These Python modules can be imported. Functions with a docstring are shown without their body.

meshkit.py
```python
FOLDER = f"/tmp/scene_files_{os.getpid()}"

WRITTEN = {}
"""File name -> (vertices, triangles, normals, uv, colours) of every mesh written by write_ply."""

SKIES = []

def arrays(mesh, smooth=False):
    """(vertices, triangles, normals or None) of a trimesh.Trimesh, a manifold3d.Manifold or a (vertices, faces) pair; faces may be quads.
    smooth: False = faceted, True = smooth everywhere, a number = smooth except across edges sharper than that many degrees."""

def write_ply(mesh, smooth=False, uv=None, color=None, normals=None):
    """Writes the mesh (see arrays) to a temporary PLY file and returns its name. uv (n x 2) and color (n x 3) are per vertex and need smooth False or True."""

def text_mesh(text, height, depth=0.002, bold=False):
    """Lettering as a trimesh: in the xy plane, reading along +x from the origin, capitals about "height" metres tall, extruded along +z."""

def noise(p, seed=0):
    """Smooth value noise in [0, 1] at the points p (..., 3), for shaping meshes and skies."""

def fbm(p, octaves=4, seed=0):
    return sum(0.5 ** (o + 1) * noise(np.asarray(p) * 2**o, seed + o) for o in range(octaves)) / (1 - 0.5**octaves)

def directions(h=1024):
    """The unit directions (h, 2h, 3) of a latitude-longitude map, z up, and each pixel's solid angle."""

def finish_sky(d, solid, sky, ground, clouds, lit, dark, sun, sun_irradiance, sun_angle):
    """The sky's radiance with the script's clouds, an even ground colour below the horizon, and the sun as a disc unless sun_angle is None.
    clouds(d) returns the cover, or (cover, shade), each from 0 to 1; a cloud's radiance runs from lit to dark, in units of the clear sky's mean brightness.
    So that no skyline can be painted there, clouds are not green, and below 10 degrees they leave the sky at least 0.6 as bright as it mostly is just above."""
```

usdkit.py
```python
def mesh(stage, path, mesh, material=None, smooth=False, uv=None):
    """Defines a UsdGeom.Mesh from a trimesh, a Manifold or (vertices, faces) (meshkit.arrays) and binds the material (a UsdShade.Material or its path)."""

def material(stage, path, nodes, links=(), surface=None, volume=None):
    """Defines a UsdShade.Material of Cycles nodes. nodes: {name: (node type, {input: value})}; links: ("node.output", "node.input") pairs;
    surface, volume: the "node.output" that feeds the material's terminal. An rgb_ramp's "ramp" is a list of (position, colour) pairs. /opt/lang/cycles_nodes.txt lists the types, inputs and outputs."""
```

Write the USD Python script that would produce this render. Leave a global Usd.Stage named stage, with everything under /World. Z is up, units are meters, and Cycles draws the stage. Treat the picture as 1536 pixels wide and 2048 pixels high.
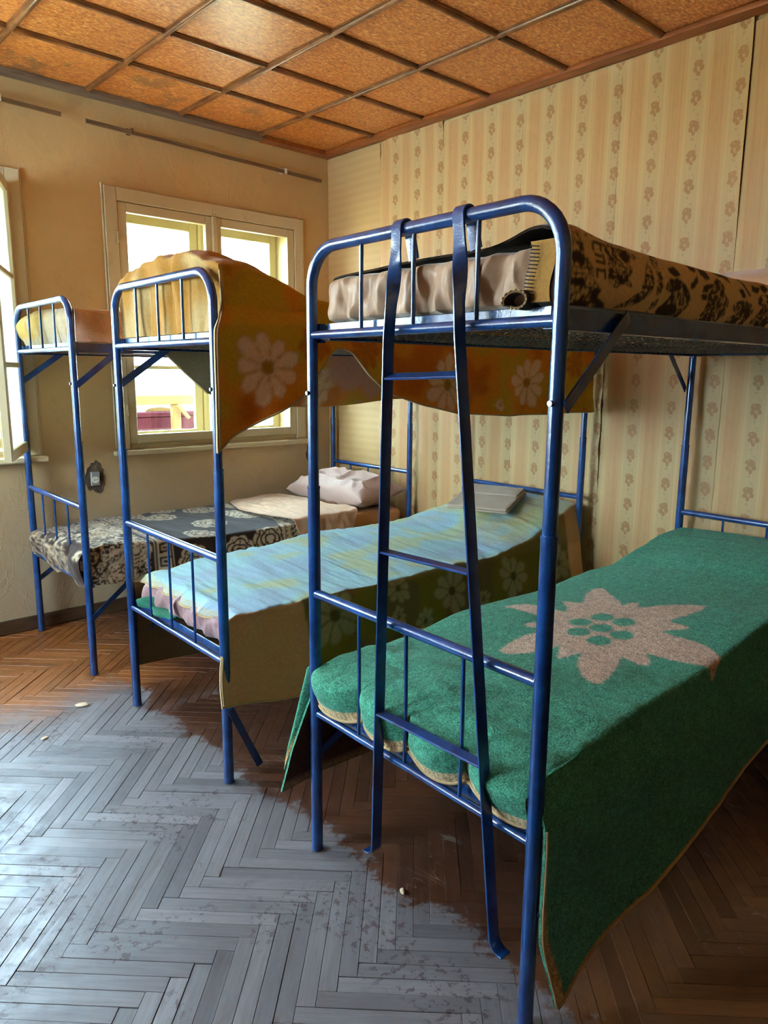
import math, random
import numpy as np
import trimesh
from scipy.ndimage import gaussian_filter1d, gaussian_filter
from shapely import contains_xy
from shapely.geometry import Polygon, box as sbox
from pxr import Usd, UsdGeom, UsdLux, UsdShade, Sdf, Gf, Vt
import usdkit
from meshkit import noise, fbm

stage = Usd.Stage.CreateInMemory()
UsdGeom.SetStageUpAxis(stage, 'Z')
UsdGeom.SetStageMetersPerUnit(stage, 1.0)
UsdGeom.Xform.Define(stage, '/World')
rng = np.random.default_rng(7)
random.seed(7)
A = np.array

# ------------------------------------------------------------------ camera, sky, sun, exposure
F_PX = 1464.09
YAW, PITCH, ROLL = np.radians([47.34084, -10.65386, 0.45001])
CAM = A([-3.34474, -4.22461, 1.42345])
EXPOSURE = 0.33
SKY_COLOR, SKY_STRENGTH = (0.55, 0.80, 1.0), 13.0
SUN_COLOR, SUN_STRENGTH = (1.0, 0.77, 0.50), 85.0
SUN_FROM = A([0.35, -0.80, 0.75])


def camera():
    f = A([np.cos(PITCH) * np.cos(YAW), np.cos(PITCH) * np.sin(YAW), np.sin(PITCH)])
    r0 = A([np.sin(YAW), -np.cos(YAW), 0])
    u0 = np.cross(r0, f)
    r = np.cos(ROLL) * r0 + np.sin(ROLL) * u0
    u = -np.sin(ROLL) * r0 + np.cos(ROLL) * u0
    c = UsdGeom.Camera.Define(stage, '/World/camera')
    c.CreateHorizontalApertureAttr(36.0)
    c.CreateVerticalApertureAttr(48.0)
    c.CreateFocalLengthAttr(36.0 * F_PX / 1536)
    c.CreateClippingRangeAttr(Gf.Vec2f(0.05, 500))
    c.CreateExposureAttr(EXPOSURE)
    m = Gf.Matrix4d(*r, 0, *u, 0, *(-f), 0, *CAM, 1)
    c.AddTransformOp().Set(m)


camera()
dome = UsdLux.DomeLight.Define(stage, '/World/sky')
dome.CreateColorAttr(Gf.Vec3f(*SKY_COLOR))
dome.CreateIntensityAttr(SKY_STRENGTH)
sun = UsdLux.DistantLight.Define(stage, '/World/sun')
sun.CreateColorAttr(Gf.Vec3f(*SUN_COLOR))
sun.CreateIntensityAttr(SUN_STRENGTH)
sun.CreateAngleAttr(0.6)
d = SUN_FROM / np.linalg.norm(SUN_FROM)
q = Gf.Rotation(Gf.Vec3d(0, 0, 1), Gf.Vec3d(*d))
sun.AddTransformOp().Set(Gf.Matrix4d().SetRotate(q))


# ------------------------------------------------------------------ naming helpers
used = {}


def path_of(name, parent='/World'):
    k = (parent, name)
    n = used.get(k, -1) + 1
    used[k] = n
    return f'{parent}/{name}' + (f'_{n:03d}' if n else '')


def data(prim, label=None, category=None, group=None, kind=None):
    for k, v in (('label', label), ('category', category), ('group', group), ('kind', kind)):
        if v:
            prim.SetCustomDataByKey(k, v)
    return prim


def thing(name, label=None, category=None, group=None, kind=None, loc=None, rotz=0.0):
    x = UsdGeom.Xform.Define(stage, path_of(name))
    if loc is not None:
        x.AddTranslateOp().Set(Gf.Vec3d(*map(float, loc)))
        if rotz:
            x.AddRotateZOp().Set(float(math.degrees(rotz)))
    data(x.GetPrim(), label, category, group, kind)
    return str(x.GetPath())


def obj(name, mesh, mat, parent='/World', label=None, category=None, group=None, kind=None, smooth=30, col=None):
    m = usdkit.mesh(stage, path_of(name, parent), mesh, mat, smooth=smooth)
    if col is not None:
        UsdGeom.PrimvarsAPI(m).CreatePrimvar('col', Sdf.ValueTypeNames.Color3fArray, 'vertex').Set(
            Vt.Vec3fArray.FromNumpy(np.asarray(col, np.float32)))
    data(m.GetPrim(), label, category, group, kind)
    return str(m.GetPath())


# ------------------------------------------------------------------ mesh helpers
class MB:
    def __init__(s):
        s.v, s.f, s.n = [], [], 0

    def add(s, v, f):
        v, f = np.asarray(v, float), np.asarray(f, int)
        if f.shape[1] == 4:
            f = np.vstack([f[:, [0, 1, 2]], f[:, [0, 2, 3]]])
        s.v.append(v)
        s.f.append(f + s.n)
        s.n += len(v)
        return s

    def get(s):
        return np.vstack(s.v), np.vstack(s.f)


def box(lo, hi, c=0.0):
    """box with chamfered edges"""
    lo, hi = np.minimum(lo, hi).astype(float), np.maximum(lo, hi).astype(float)
    if c <= 0:
        m = trimesh.creation.box(bounds=[lo, hi])
        return m.vertices, m.faces
    c = min(c, 0.45 * (hi - lo).min())
    pts = []
    for sx in (0, 1):
        for sy in (0, 1):
            for sz in (0, 1):
                p = A([hi[0] if sx else lo[0], hi[1] if sy else lo[1], hi[2] if sz else lo[2]])
                s = A([-1 if sx else 1, -1 if sy else 1, -1 if sz else 1])
                for k in range(3):
                    o = s * c
                    o[k] = 0
                    pts.append(p + o)
    m = trimesh.convex.convex_hull(A(pts))
    return m.vertices, m.faces


def tube(path, r, seg=12, cap=True):
    p = np.asarray(path, float)
    n = len(p)
    r = np.broadcast_to(np.asarray(r, float), (n,))
    t = np.gradient(p, axis=0) if n > 2 else np.repeat([p[1] - p[0]], 2, 0)
    t /= np.linalg.norm(t, axis=1, keepdims=True) + 1e-12
    a = A([0, 0, 1.0]) if abs(t[0][2]) < 0.9 else A([1.0, 0, 0])
    u = np.cross(a, t[0]); u /= np.linalg.norm(u)
    V = []
    ang = np.linspace(0, 2 * np.pi, seg, endpoint=False)
    for i in range(n):
        u = u - t[i] * (u @ t[i]); u /= np.linalg.norm(u)
        w = np.cross(t[i], u)
        V.append(p[i] + r[i] * (np.cos(ang)[:, None] * u + np.sin(ang)[:, None] * w))
    V = np.vstack(V)
    k = np.arange(seg); k2 = (k + 1) % seg
    F = []
    for i in range(n - 1):
        a0, b0 = i * seg, (i + 1) * seg
        F += [np.stack([a0 + k, a0 + k2, b0 + k2], 1), np.stack([a0 + k, b0 + k2, b0 + k], 1)]
    if cap:
        V = np.vstack([V, p[:1], p[-1:]])
        c0, c1 = len(V) - 2, len(V) - 1
        F += [np.stack([k2, k, np.full(seg, c0)], 1), np.stack([(n - 1) * seg + k, (n - 1) * seg + k2, np.full(seg, c1)], 1)]
    return V, np.vstack(F)


def bar(P, Wd, Td, w, t):
    """flat bar swept along P; Wd width dirs, Td thickness dirs"""
    P, Wd, Td = map(lambda x: np.asarray(x, float), (P, Wd, Td))
    n = len(P)
    Wd = Wd / np.linalg.norm(Wd, axis=1, keepdims=True)
    Td = Td / np.linalg.norm(Td, axis=1, keepdims=True)
    c = min(w, t) * 0.25
    prof = [(w / 2 - c, -t / 2), (w / 2, -t / 2 + c), (w / 2, t / 2 - c), (w / 2 - c, t / 2), (-w / 2 + c, t / 2), (-w / 2, t / 2 - c), (-w / 2, -t / 2 + c), (-w / 2 + c, -t / 2)]
    V = np.vstack([P[i] + sum(0 for _ in ()) + A([a * Wd[i] + b * Td[i] for a, b in prof]) for i in range(n)])
    k = np.arange(8); k2 = (k + 1) % 8
    F = []
    for i in range(n - 1):
        a0, b0 = i * 8, (i + 1) * 8
        F += [np.stack([a0 + k, a0 + k2, b0 + k2], 1), np.stack([a0 + k, b0 + k2, b0 + k], 1)]
    for i in range(1, 7):
        F += [A([[0, i + 1, i]]), A([[(n - 1) * 8, (n - 1) * 8 + i, (n - 1) * 8 + i + 1]])]
    m = trimesh.Trimesh(V, np.vstack(F), process=False)
    if m.volume < 0:
        m.invert()
    return m.vertices, m.faces


def flat(p0, p1, w, t, wd):
    """straight flat bar from p0 to p1, width along wd"""
    p0, p1, wd = A(p0, float), A(p1, float), A(wd, float)
    t0 = (p1 - p0) / np.linalg.norm(p1 - p0)
    wd = wd - t0 * (wd @ t0)
    td = np.cross(t0, wd)
    return bar([p0, p1], [wd, wd], [td, td], w, t)


def rbox(lo, hi, r, n):
    """rounded box with n=(nx,ny,nz) subdivisions, vertices merged"""
    lo, hi = A(lo, float), A(hi, float)
    VV, FF, k0 = [], [], 0
    for ax in range(3):
        a, b = [k for k in range(3) if k != ax]
        for s in (0, 1):
            ga, gb = np.meshgrid(np.linspace(0, 1, n[a] + 1), np.linspace(0, 1, n[b] + 1), indexing='ij')
            p = np.zeros(ga.shape + (3,))
            p[..., a] = lo[a] + ga * (hi[a] - lo[a]); p[..., b] = lo[b] + gb * (hi[b] - lo[b]); p[..., ax] = hi[ax] if s else lo[ax]
            f = grid_faces(n[a] + 1, n[b] + 1)
            flip = (s == 0) ^ (ax == 1)
            VV.append(p.reshape(-1, 3)); FF.append((f[:, ::-1] if flip else f) + k0)
            k0 += p.shape[0] * p.shape[1]
    V, Fc = np.vstack(VV), np.vstack(FF)
    inner = np.clip(V, lo + r, hi - r)
    dlt = V - inner
    L = np.linalg.norm(dlt, axis=1, keepdims=True)
    V = np.where(L > 1e-9, inner + dlt / np.maximum(L, 1e-9) * r, V)
    m = trimesh.Trimesh(V, np.vstack([Fc[:, [0, 1, 2]], Fc[:, [0, 2, 3]]]), process=False)
    m.merge_vertices(digits_vertex=5)
    m.update_faces(m.nondegenerate_faces())
    return m


def grid_faces(n, m):
    i, j = np.meshgrid(np.arange(n - 1), np.arange(m - 1), indexing='ij')
    a = (i * m + j).ravel()
    return np.stack([a, a + m, a + m + 1, a + 1], 1)


def grid_normals(P):
    n = np.cross(np.gradient(P, axis=1), np.gradient(P, axis=0))
    return n / (np.linalg.norm(n, axis=2, keepdims=True) + 1e-12)


def cloth(P, C, th=0.006, back=(0.3, 0.2, 0.12), rim=None, stride=3, flip=False):
    """thick cloth from a grid P (nt, ns, 3), colours C; normal = d/ds x d/dt (flip reverses)"""
    nt, ns = P.shape[:2]
    N = grid_normals(P) * (-1 if flip else 1)
    f = grid_faces(nt, ns)
    f = f if flip else f[:, ::-1]
    b = MB(); b.add(P.reshape(-1, 3), f)
    cols = [C.reshape(-1, 3)]
    Q = P - N * th
    it = np.unique(np.r_[np.arange(0, nt, stride), nt - 1]); js = np.unique(np.r_[np.arange(0, ns, stride), ns - 1])
    Qs = Q[np.ix_(it, js)]
    fb = grid_faces(len(it), len(js))
    b.add(Qs.reshape(-1, 3), fb[:, ::-1] if flip else fb)
    bk = np.asarray(back, float)
    cols.append(np.broadcast_to(bk, (Qs.shape[0] * Qs.shape[1], 3)) if bk.ndim == 1 else bk[np.ix_(it, js)].reshape(-1, 3))
    rim = bk if rim is None else A(rim)
    for (e, g, rv) in ((P[0], Q[0], 1), (P[-1], Q[-1], 0), (P[:, 0], Q[:, 0], 0), (P[:, -1], Q[:, -1], 1)):
        k = len(e)
        i = np.arange(k - 1)
        ff = np.stack([i, i + 1, k + i + 1, k + i], 1)
        b.add(np.vstack([e, g]), ff if (rv ^ flip) else ff[:, ::-1])
        cols.append(np.broadcast_to(rim if rim.ndim == 1 else rim[0], (2 * k, 3)))
    v, fc = b.get()
    return (v, fc), np.vstack(cols)


def lin(h):
    h = h.lstrip('#')
    c = A([int(h[i:i + 2], 16) for i in (0, 2, 4)]) / 255
    return np.where(c <= 0.04045, c / 12.92, ((c + 0.055) / 1.055) ** 2.4)


def sstep(a, b, x):
    t = np.clip((x - a) / (b - a), 0, 1)
    return t * t * (3 - 2 * t)


# ------------------------------------------------------------------ materials
class G:
    def __init__(s):
        s.n, s.l = {}, []

    def __call__(s, kind, **kw):
        name = f'n{len(s.n)}'
        st = {}
        for k, v in kw.items():
            if isinstance(v, str) and '.' in v and v.split('.')[0] in s.n:
                s.l.append((v, f'{name}.{k}'))
            elif isinstance(v, np.ndarray) and v.ndim == 1:
                st[k] = tuple(v)
            else:
                st[k] = v
        s.n[name] = (kind, st)
        return name

    def m(s, op, a, b=0.5, c=0.0, clamp=False):
        return s('math', math_type=op, value1=a, value2=b, value3=c, use_clamp=clamp) + '.value'

    def mix(s, fac, a, b, t='mix'):
        return s('mix', mix_type=t, fac=fac, color1=a, color2=b) + '.color'

    def noise(s, vec, scale, detail=3.0, rough=0.55, distortion=0.0):
        kw = dict(scale=float(scale), detail=float(detail), roughness=float(rough), distortion=float(distortion))
        if vec:
            kw['vector'] = vec
        return s('noise_texture', **kw) + '.fac'

    def ramp(s, fac, stops):
        return s('rgb_ramp', fac=fac, ramp=stops) + '.color'

    def range(s, v, a, b, c=0.0, d_=1.0):
        return s('map_range', value=v, from_min=float(a), from_max=float(b), to_min=float(c), to_max=float(d_), clamp=True, range_type='smoothstep') + '.result'

    def pos(s):
        if not hasattr(s, 'p'):
            s.p = s('geometry') + '.position'
        return s.p

    def xyz(s, v):
        k = s('separate_xyz', vector=v)
        return k + '.x', k + '.y', k + '.z'

    def scaled(s, v, sc, rot=(0, 0, 0)):
        return s('mapping', vector=v, scale=tuple(map(float, sc)), rotation=tuple(map(float, rot))) + '.vector'

    def bump(s, h, strength=0.3, dist=0.01, normal=None):
        kw = dict(height=h, strength=float(strength), distance=float(dist))
        if normal:
            kw['normal'] = normal
        return s('bump', **kw) + '.normal'

    def make(s, name, **kw):
        pr = s('principled_bsdf', **kw)
        return usdkit.material(stage, '/World/Looks/' + name, s.n, s.l, surface=pr + '.BSDF')


UsdGeom.Scope.Define(stage, '/World/Looks')


def mat_simple(name, color, rough=0.6, bump=0.0, bscale=40, var=0.15, **kw):
    g = G()
    n = g.noise(g.pos(), bscale)
    n2 = g.noise(g.pos(), 4)
    col = g.mix(g.range(n2, 0.3, 0.7), tuple(A(color) * (1 - var)), tuple(A(color) * (1 + var)))
    a = dict(base_color=col, roughness=float(rough), **kw)
    if bump:
        a['normal'] = g.bump(n, bump, 0.004)
    return g.make(name, **a)


def mat_blue(name, speckle=False):
    g = G()
    n = g.noise(g.pos(), 14, 4)
    n3 = g.noise(g.pos(), 220, 2)
    col = g.mix(g.range(n, 0.35, 0.65), tuple(lin('#0e3164')), tuple(lin('#15447c')))
    chips = g.range(g.noise(g.pos(), 70, 5, 0.7), 0.68, 0.71)
    col = g.mix(chips, col, tuple(lin('#0b1c33')))
    rough = 0.22
    if speckle:
        sp = g.range(g.noise(g.pos(), 120, 4, 0.7), 0.55, 0.6)
        sp = g.m('multiply', sp, g.range(g.noise(g.pos(), 9, 2), 0.42, 0.55))
        col = g.mix(sp, col, tuple(lin('#566472')))
    return g.make(name, base_color=col, roughness=rough, specular_ior_level=0.6, coat_weight=0.4, coat_roughness=0.12,
                  normal=g.bump(g.m('add', n3, g.m('multiply', g.noise(g.pos(), 45, 3), 2.0)), 0.25, 0.0012))


BLUE = mat_blue('blue_gloss_paint')
BLUE_SPECK = mat_blue('blue_paint_flaked', True)


def mat_plaster():
    g = G()
    p = g.pos()
    x, y, z = g.xyz(p)
    big = g.noise(p, 1.6, 3, 0.5)
    mid = g.noise(p, 7, 4, 0.55, 0.6)
    fine = g.noise(p, 90, 3)
    ridge = g.m('absolute', g.m('subtract', g.noise(g.scaled(p, (2.6, 2.6, 1.2)), 2.0, 3, 0.5, 1.2), 0.5))
    ridge = g.m('multiply', g.range(ridge, 0.0, 0.02, 1.0, 0.0), g.range(g.noise(p, 1.3, 1), 0.5, 0.6))
    col = g.mix(g.range(big, 0.3, 0.7), tuple(lin('#bd9860')), tuple(lin('#caa66c')))
    col = g.mix(g.m('multiply', g.range(g.noise(p, 5, 5, 0.7), 0.55, 0.75), 0.35), col, tuple(lin('#94744a')))
    col = g.mix(g.range(z, 1.5, 0.3), col, tuple(lin('#b09a78')))  # greyer low down: light coming off the floor, painted into the wall colour
    h = g.m('add', g.m('multiply', mid, 1.0), g.m('add', g.m('multiply', fine, 0.08), g.m('multiply', ridge, 0.12)))
    return g.make('old_plaster', base_color=col, roughness=0.55, normal=g.bump(h, 0.5, 0.012))


PLASTER = mat_plaster()


def mat_wallpaper():
    g = G()
    p = g.pos()
    nz = g('noise_texture', vector=p, scale=38.0, detail=1.5)
    dis = g('vector_math', math_type='multiply_add', vector1=nz + '.color', vector2=(0, 0.016, 0.016), vector3=p) + '.vector'
    _, yw, zw = g.xyz(dis)
    _, y, z = g.xyz(p)

    def cell(v, o, per):
        t = g.m('add', g.m('divide', g.m('subtract', v, o), per), 0.5)
        fr = g.m('floored_modulo', t, 1.0)
        return g.m('multiply', g.m('subtract', fr, 0.5), per)
    dys = cell(y, -2.586, 0.19)
    ady = g.m('absolute', dys)
    dy = cell(yw, -2.586 + 0.008, 0.19)
    dz = cell(zw, 2.253 + 0.008, 0.1215)

    def blob(cy, cz, ry, rz):
        a = g.m('divide', g.m('subtract', dy, cy), ry)
        b = g.m('divide', g.m('subtract', dz, cz), rz)
        return g.range(g.m('add', g.m('multiply', a, a), g.m('multiply', b, b)), 1.25, 0.75)
    fl = blob(0.002, 0.016, 0.021, 0.016)
    for args in ((-0.013, -0.004, 0.011, 0.013), (0.012, -0.008, 0.011, 0.012), (0.0, -0.024, 0.009, 0.010)):
        fl = g.m('maximum', fl, blob(*args))
    hole = g.m('maximum', blob(0.0, -0.004, 0.006, 0.005), blob(0.008, 0.020, 0.004, 0.003))
    fl = g.m('multiply', fl, g.m('subtract', 1.0, g.m('multiply', hole, 0.7)))
    sm = g.m('maximum', blob(0.004, -0.046, 0.006, 0.006), blob(-0.012, 0.047, 0.004, 0.005))
    sm = g.m('maximum', sm, blob(-0.016, 0.034, 0.003, 0.004))
    band = g.range(ady, 0.040, 0.034)
    thin = g.m('add', g.m('multiply', g.range(ady, 0.050, 0.046), 0.5), 0.0)
    wide = g.range(ady, 0.060, 0.066)
    base = tuple(lin('#bd9159'))
    col = g.mix(wide, base, tuple(lin('#b98750')))
    mott = g.range(g.noise(g.scaled(p, (1, 1, 0.4)), 60, 2, 0.6), 0.45, 0.62)
    col = g.mix(g.m('multiply', g.m('multiply', wide, mott), 0.30), col, tuple(lin('#ab7c4a')))
    col = g.mix(thin, col, tuple(lin('#c4a26c')))
    col = g.mix(g.m('multiply', band, 0.75), col, tuple(lin('#b4915e')))
    lines = g.noise(g.scaled(p, (1, 1, 0.01)), 130, 2)
    col = g.mix(g.m('multiply', g.range(lines, 0.4, 0.65), 0.22), col, tuple(lin('#c2a878')))
    fcol = g.mix(g.range(g.noise(p, 6, 2), 0.35, 0.65), tuple(lin('#976022')), tuple(lin('#9a5e2a')))
    col = g.mix(g.m('multiply', fl, 0.70), col, fcol)
    col = g.mix(g.m('multiply', sm, 0.5), col, tuple(lin('#8d7a52')))
    # the strip next to the corner is a plain embossed cream paper
    plain = g.range(y, -0.545, -0.54)
    rows = g.m('add', g.m('multiply', g.m('sine', g.m('multiply', g.m('add', z, g.m('multiply', g.noise(p, 14, 2), 0.01)), 130.0)), 0.5), 0.5)
    pcol = g.mix(g.m('multiply', rows, 0.25), tuple(lin('#b58e58')), tuple(lin('#c8a470')))
    col = g.mix(plain, col, pcol)
    aged = g.range(g.noise(p, 2.2, 3, 0.6), 0.5, 0.75)
    col = g.mix(g.m('multiply', aged, 0.25), col, tuple(lin('#a48a60')))
    h = g.m('multiply', g.noise(p, 5, 2), 0.9)
    h = g.m('add', h, g.m('multiply', g.m('multiply', rows, plain), 0.12))
    return g.make('striped_wallpaper', base_color=col, roughness=0.6, normal=g.bump(h, 0.35, 0.008))


WALLPAPER = mat_wallpaper()


def mat_fibre(k, tint):
    g = G()
    p = g.pos()
    v = g('voronoi_texture', vector=g.scaled(p, (1, 1, 1), (0, 0, 0.6 * k)), scale=95.0, randomness=1.0)
    fl = g('separate_xyz', vector=v + '.color') + '.x'
    n = g.noise(g.scaled(p, (1, 2.2, 1), (0, 0, 0.9 + k)), 48, 5, 0.7)
    col = g.ramp(n, [(0.32, lin('#7c3610') * tint), (0.47, lin('#c46a24') * tint), (0.58, lin('#dc8a36') * tint), (0.68, lin('#f2c88c') * tint)])
    col = g.mix(g.m('multiply', g.range(fl, 0.72, 0.9), 0.35), col, tuple(lin('#d99c50') * tint))
    x, y, z = g.xyz(p)
    near = g.m('maximum', g.range(y, -0.75, -0.25), g.range(x, -0.5, -0.15))
    st = g.m('multiply', g.range(g.noise(p, 5, 4, 0.65), 0.5, 0.62), g.range(y, -0.75, -0.3))
    col = g.mix(g.m('multiply', st, 0.55), col, tuple(lin('#5a4a30')))
    return g.make(f'fibreboard_{k}', base_color=col, roughness=0.42, specular_ior_level=0.55, coat_weight=0.3, coat_roughness=0.25, normal=g.bump(n, 0.45, 0.003))


FIBRE = [mat_fibre(k, t) for k, t in enumerate((1.0, 0.92, 1.06))]


def mat_wood(name, c1, c2, rough=0.4, sc=(30, 4, 30), bump=0.2, **kw):
    g = G()
    n = g.noise(g.scaled(g.pos(), sc), 1.0, 4, 0.6, 0.4)
    col = g.mix(g.range(n, 0.3, 0.7), tuple(lin(c1)), tuple(lin(c2)))
    return g.make(name, base_color=col, roughness=rough, normal=g.bump(n, bump, 0.003), **kw)


BATTEN = mat_wood('batten_wood', '#5c3214', '#8a5426', 0.32, (8, 8, 30), coat_weight=0.5, coat_roughness=0.15)
TRIM_RED = mat_wood('trim_wood', '#7a3c14', '#9a5420', 0.4, (30, 5, 30))
TRIM_GREY = mat_wood('trim_bare_wood', '#66503c', '#7c6650', 0.6, (5, 30, 30))
ADDED_PANEL = mat_wood('added_dark_panelling', '#3a2616', '#4a3220', 0.5, (30, 30, 2))  # only for the panelling added to the unseen walls
BASEB = mat_wood('baseboard_wood', '#3d2a1b', '#5c4028', 0.5, (4, 30, 30))


def mat_white_paint(name='window_paint', c='#c6b48c'):
    g = G()
    p = g.pos()
    n = g.noise(p, 30, 4)
    col = g.mix(g.m('multiply', g.range(g.noise(p, 9, 5, 0.7), 0.55, 0.72), 0.3), tuple(lin(c)), tuple(lin('#a08a62')))
    return g.make(name, base_color=col, roughness=0.38, normal=g.bump(n, 0.25, 0.003))


WPAINT = mat_white_paint()
WPAINT2 = mat_white_paint('outer_window_paint', '#b5a070')


def mat_pane():
    g = G()
    t = g('transparent_bsdf', color=(0.95, 0.97, 0.96))
    gl = g('glossy_bsdf', color=(1, 1, 1), roughness=0.02)
    fr = g('layer_weight', blend=0.5)
    fr = g.m('multiply_add', g.m('power', fr + '.facing', 5.0), 0.9, 0.035)
    mx = g('mix_closure', fac=fr, closure1=t + '.BSDF', closure2=gl + '.BSDF')
    return usdkit.material(stage, '/World/Looks/window_glass', g.n, g.l, surface=mx + '.closure')


PANE = mat_pane()


def mat_milky():  # milky pane: whitish diffuse film mixed into clear glass in uneven patches
    g = G()
    t = g('transparent_bsdf', color=(0.9, 0.92, 0.9))
    df = g('diffuse_bsdf', color=(0.75, 0.74, 0.66))
    tr = g('translucent_bsdf', color=(0.75, 0.74, 0.66))
    dt = g('mix_closure', fac=0.5, closure1=df + '.BSDF', closure2=tr + '.BSDF')
    n = g.range(g.noise(g.pos(), 18, 4), 0.35, 0.7, 0.35, 0.6)
    mx = g('mix_closure', fac=n, closure1=t + '.BSDF', closure2=dt + '.closure')
    return usdkit.material(stage, '/World/Looks/milky_glass', g.n, g.l, surface=mx + '.closure')


MILKY = mat_milky()


def mat_parquet(name, ang, tone):
    g = G()
    p = g.pos()
    x, y, z = g.xyz(p)
    gv = g('mapping', vector=p, rotation=(0.0, 0.0, float(-ang)), scale=(1.0, 1.0, 1.0)) + '.vector'
    gv2 = g('vector_math', math_type='multiply', vector1=gv, vector2=(7.0, 90.0, 1.0)) + '.vector'
    grain = g.noise(gv2, 1.0, 2, 0.6)
    wob = g.m('multiply', g.m('subtract', g.noise(p, 3.0, 2, 0.6), 0.5), 0.30)
    wobf = g.m('multiply', g.m('subtract', g.noise(p, 22.0, 3, 0.7), 0.5), 0.22)
    xx = g.m('add', g.m('add', x, wob), wobf)
    yy = g.m('add', g.m('add', y, g.m('multiply', wob, 2.0)), wobf)
    worn = g.m('multiply', g.range(xx, -2.045, -2.085), g.range(yy, -0.90, -1.32))
    rnd = g('object_info') + '.random'
    tv = g.range(rnd, 0.0, 1.0, 0.86, 1.13)
    old = g.mix(grain, tuple(lin('#3a2016') * tone), tuple(lin('#5e3a24') * tone))
    orange = g.mix(grain, tuple(lin('#6f3f1c') * tone), tuple(lin('#9a602c') * tone))
    old = g.mix(g.m('multiply', g.range(yy, -1.35, -0.95), g.range(xx, -1.6, -2.0)), old, orange)
    old = g.mix(g.range(yy, -3.2, -3.7), old, g.mix(grain, tuple(lin('#5e3a22') * tone), tuple(lin('#80552f') * tone)))
    scr = g.m('absolute', g.m('subtract', g.noise(g.scaled(p, (9, 2, 1), (0, 0, 0.5)), 2.0, 1, 0.5), 0.5))
    scr = g.m('multiply', g.range(scr, 0.0, 0.006, 1.0, 0.0), g.range(wob, 0.0, 0.03))
    old = g.mix(g.m('multiply', scr, 0.5), old, tuple(lin('#8f7f70')))
    grey = g.mix(grain, tuple(lin('#5c5656') * tone), tuple(lin('#807a7c') * tone))
    fleck = g.m('multiply', g.range(g.noise(p, 40, 3, 0.7), 0.55, 0.59), g.range(wob, 0.0, 0.024))
    grey = g.mix(g.m('multiply', fleck, 0.65), grey, tuple(lin('#3a2420')))
    scg = g.m('absolute', g.m('subtract', g.noise(g.scaled(p, (5, 1.2, 1), (0, 0, 0.35)), 1.2, 0, 0.4), 0.5))
    scg = g.m('multiply', g.range(scg, 0.0, 0.004, 1.0, 0.0), g.range(wob, -0.01, 0.012))
    grey = g.mix(g.m('multiply', scg, 0.22), grey, tuple(lin('#2e2624')))
    col = g.mix(worn, old, grey)
    hv = g('hsv', hue=0.5, saturation=1.0, value=tv, color=col) + '.color'
    dirt = g.range(g.noise(p, 12, 2, 0.7), 0.35, 0.75, 0.36, 0.60)
    h = g.m('add', g.m('multiply', grain, 0.5), g.m('multiply', g.noise(p, 35, 1), 0.8))
    return g.make(name, base_color=hv, roughness=dirt, specular_ior_level=0.5, normal=g.bump(h, 0.3, 0.0025))


PARQ = [[mat_parquet(f'parquet_{d_}{k}', a, t) for k, t in enumerate((0.82, 1.0, 1.15))] for d_, a in (('a', -math.pi / 4), ('b', math.pi / 4))]
SUB = mat_simple('subfloor_dirt', lin('#1c1410'), 0.9)


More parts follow.
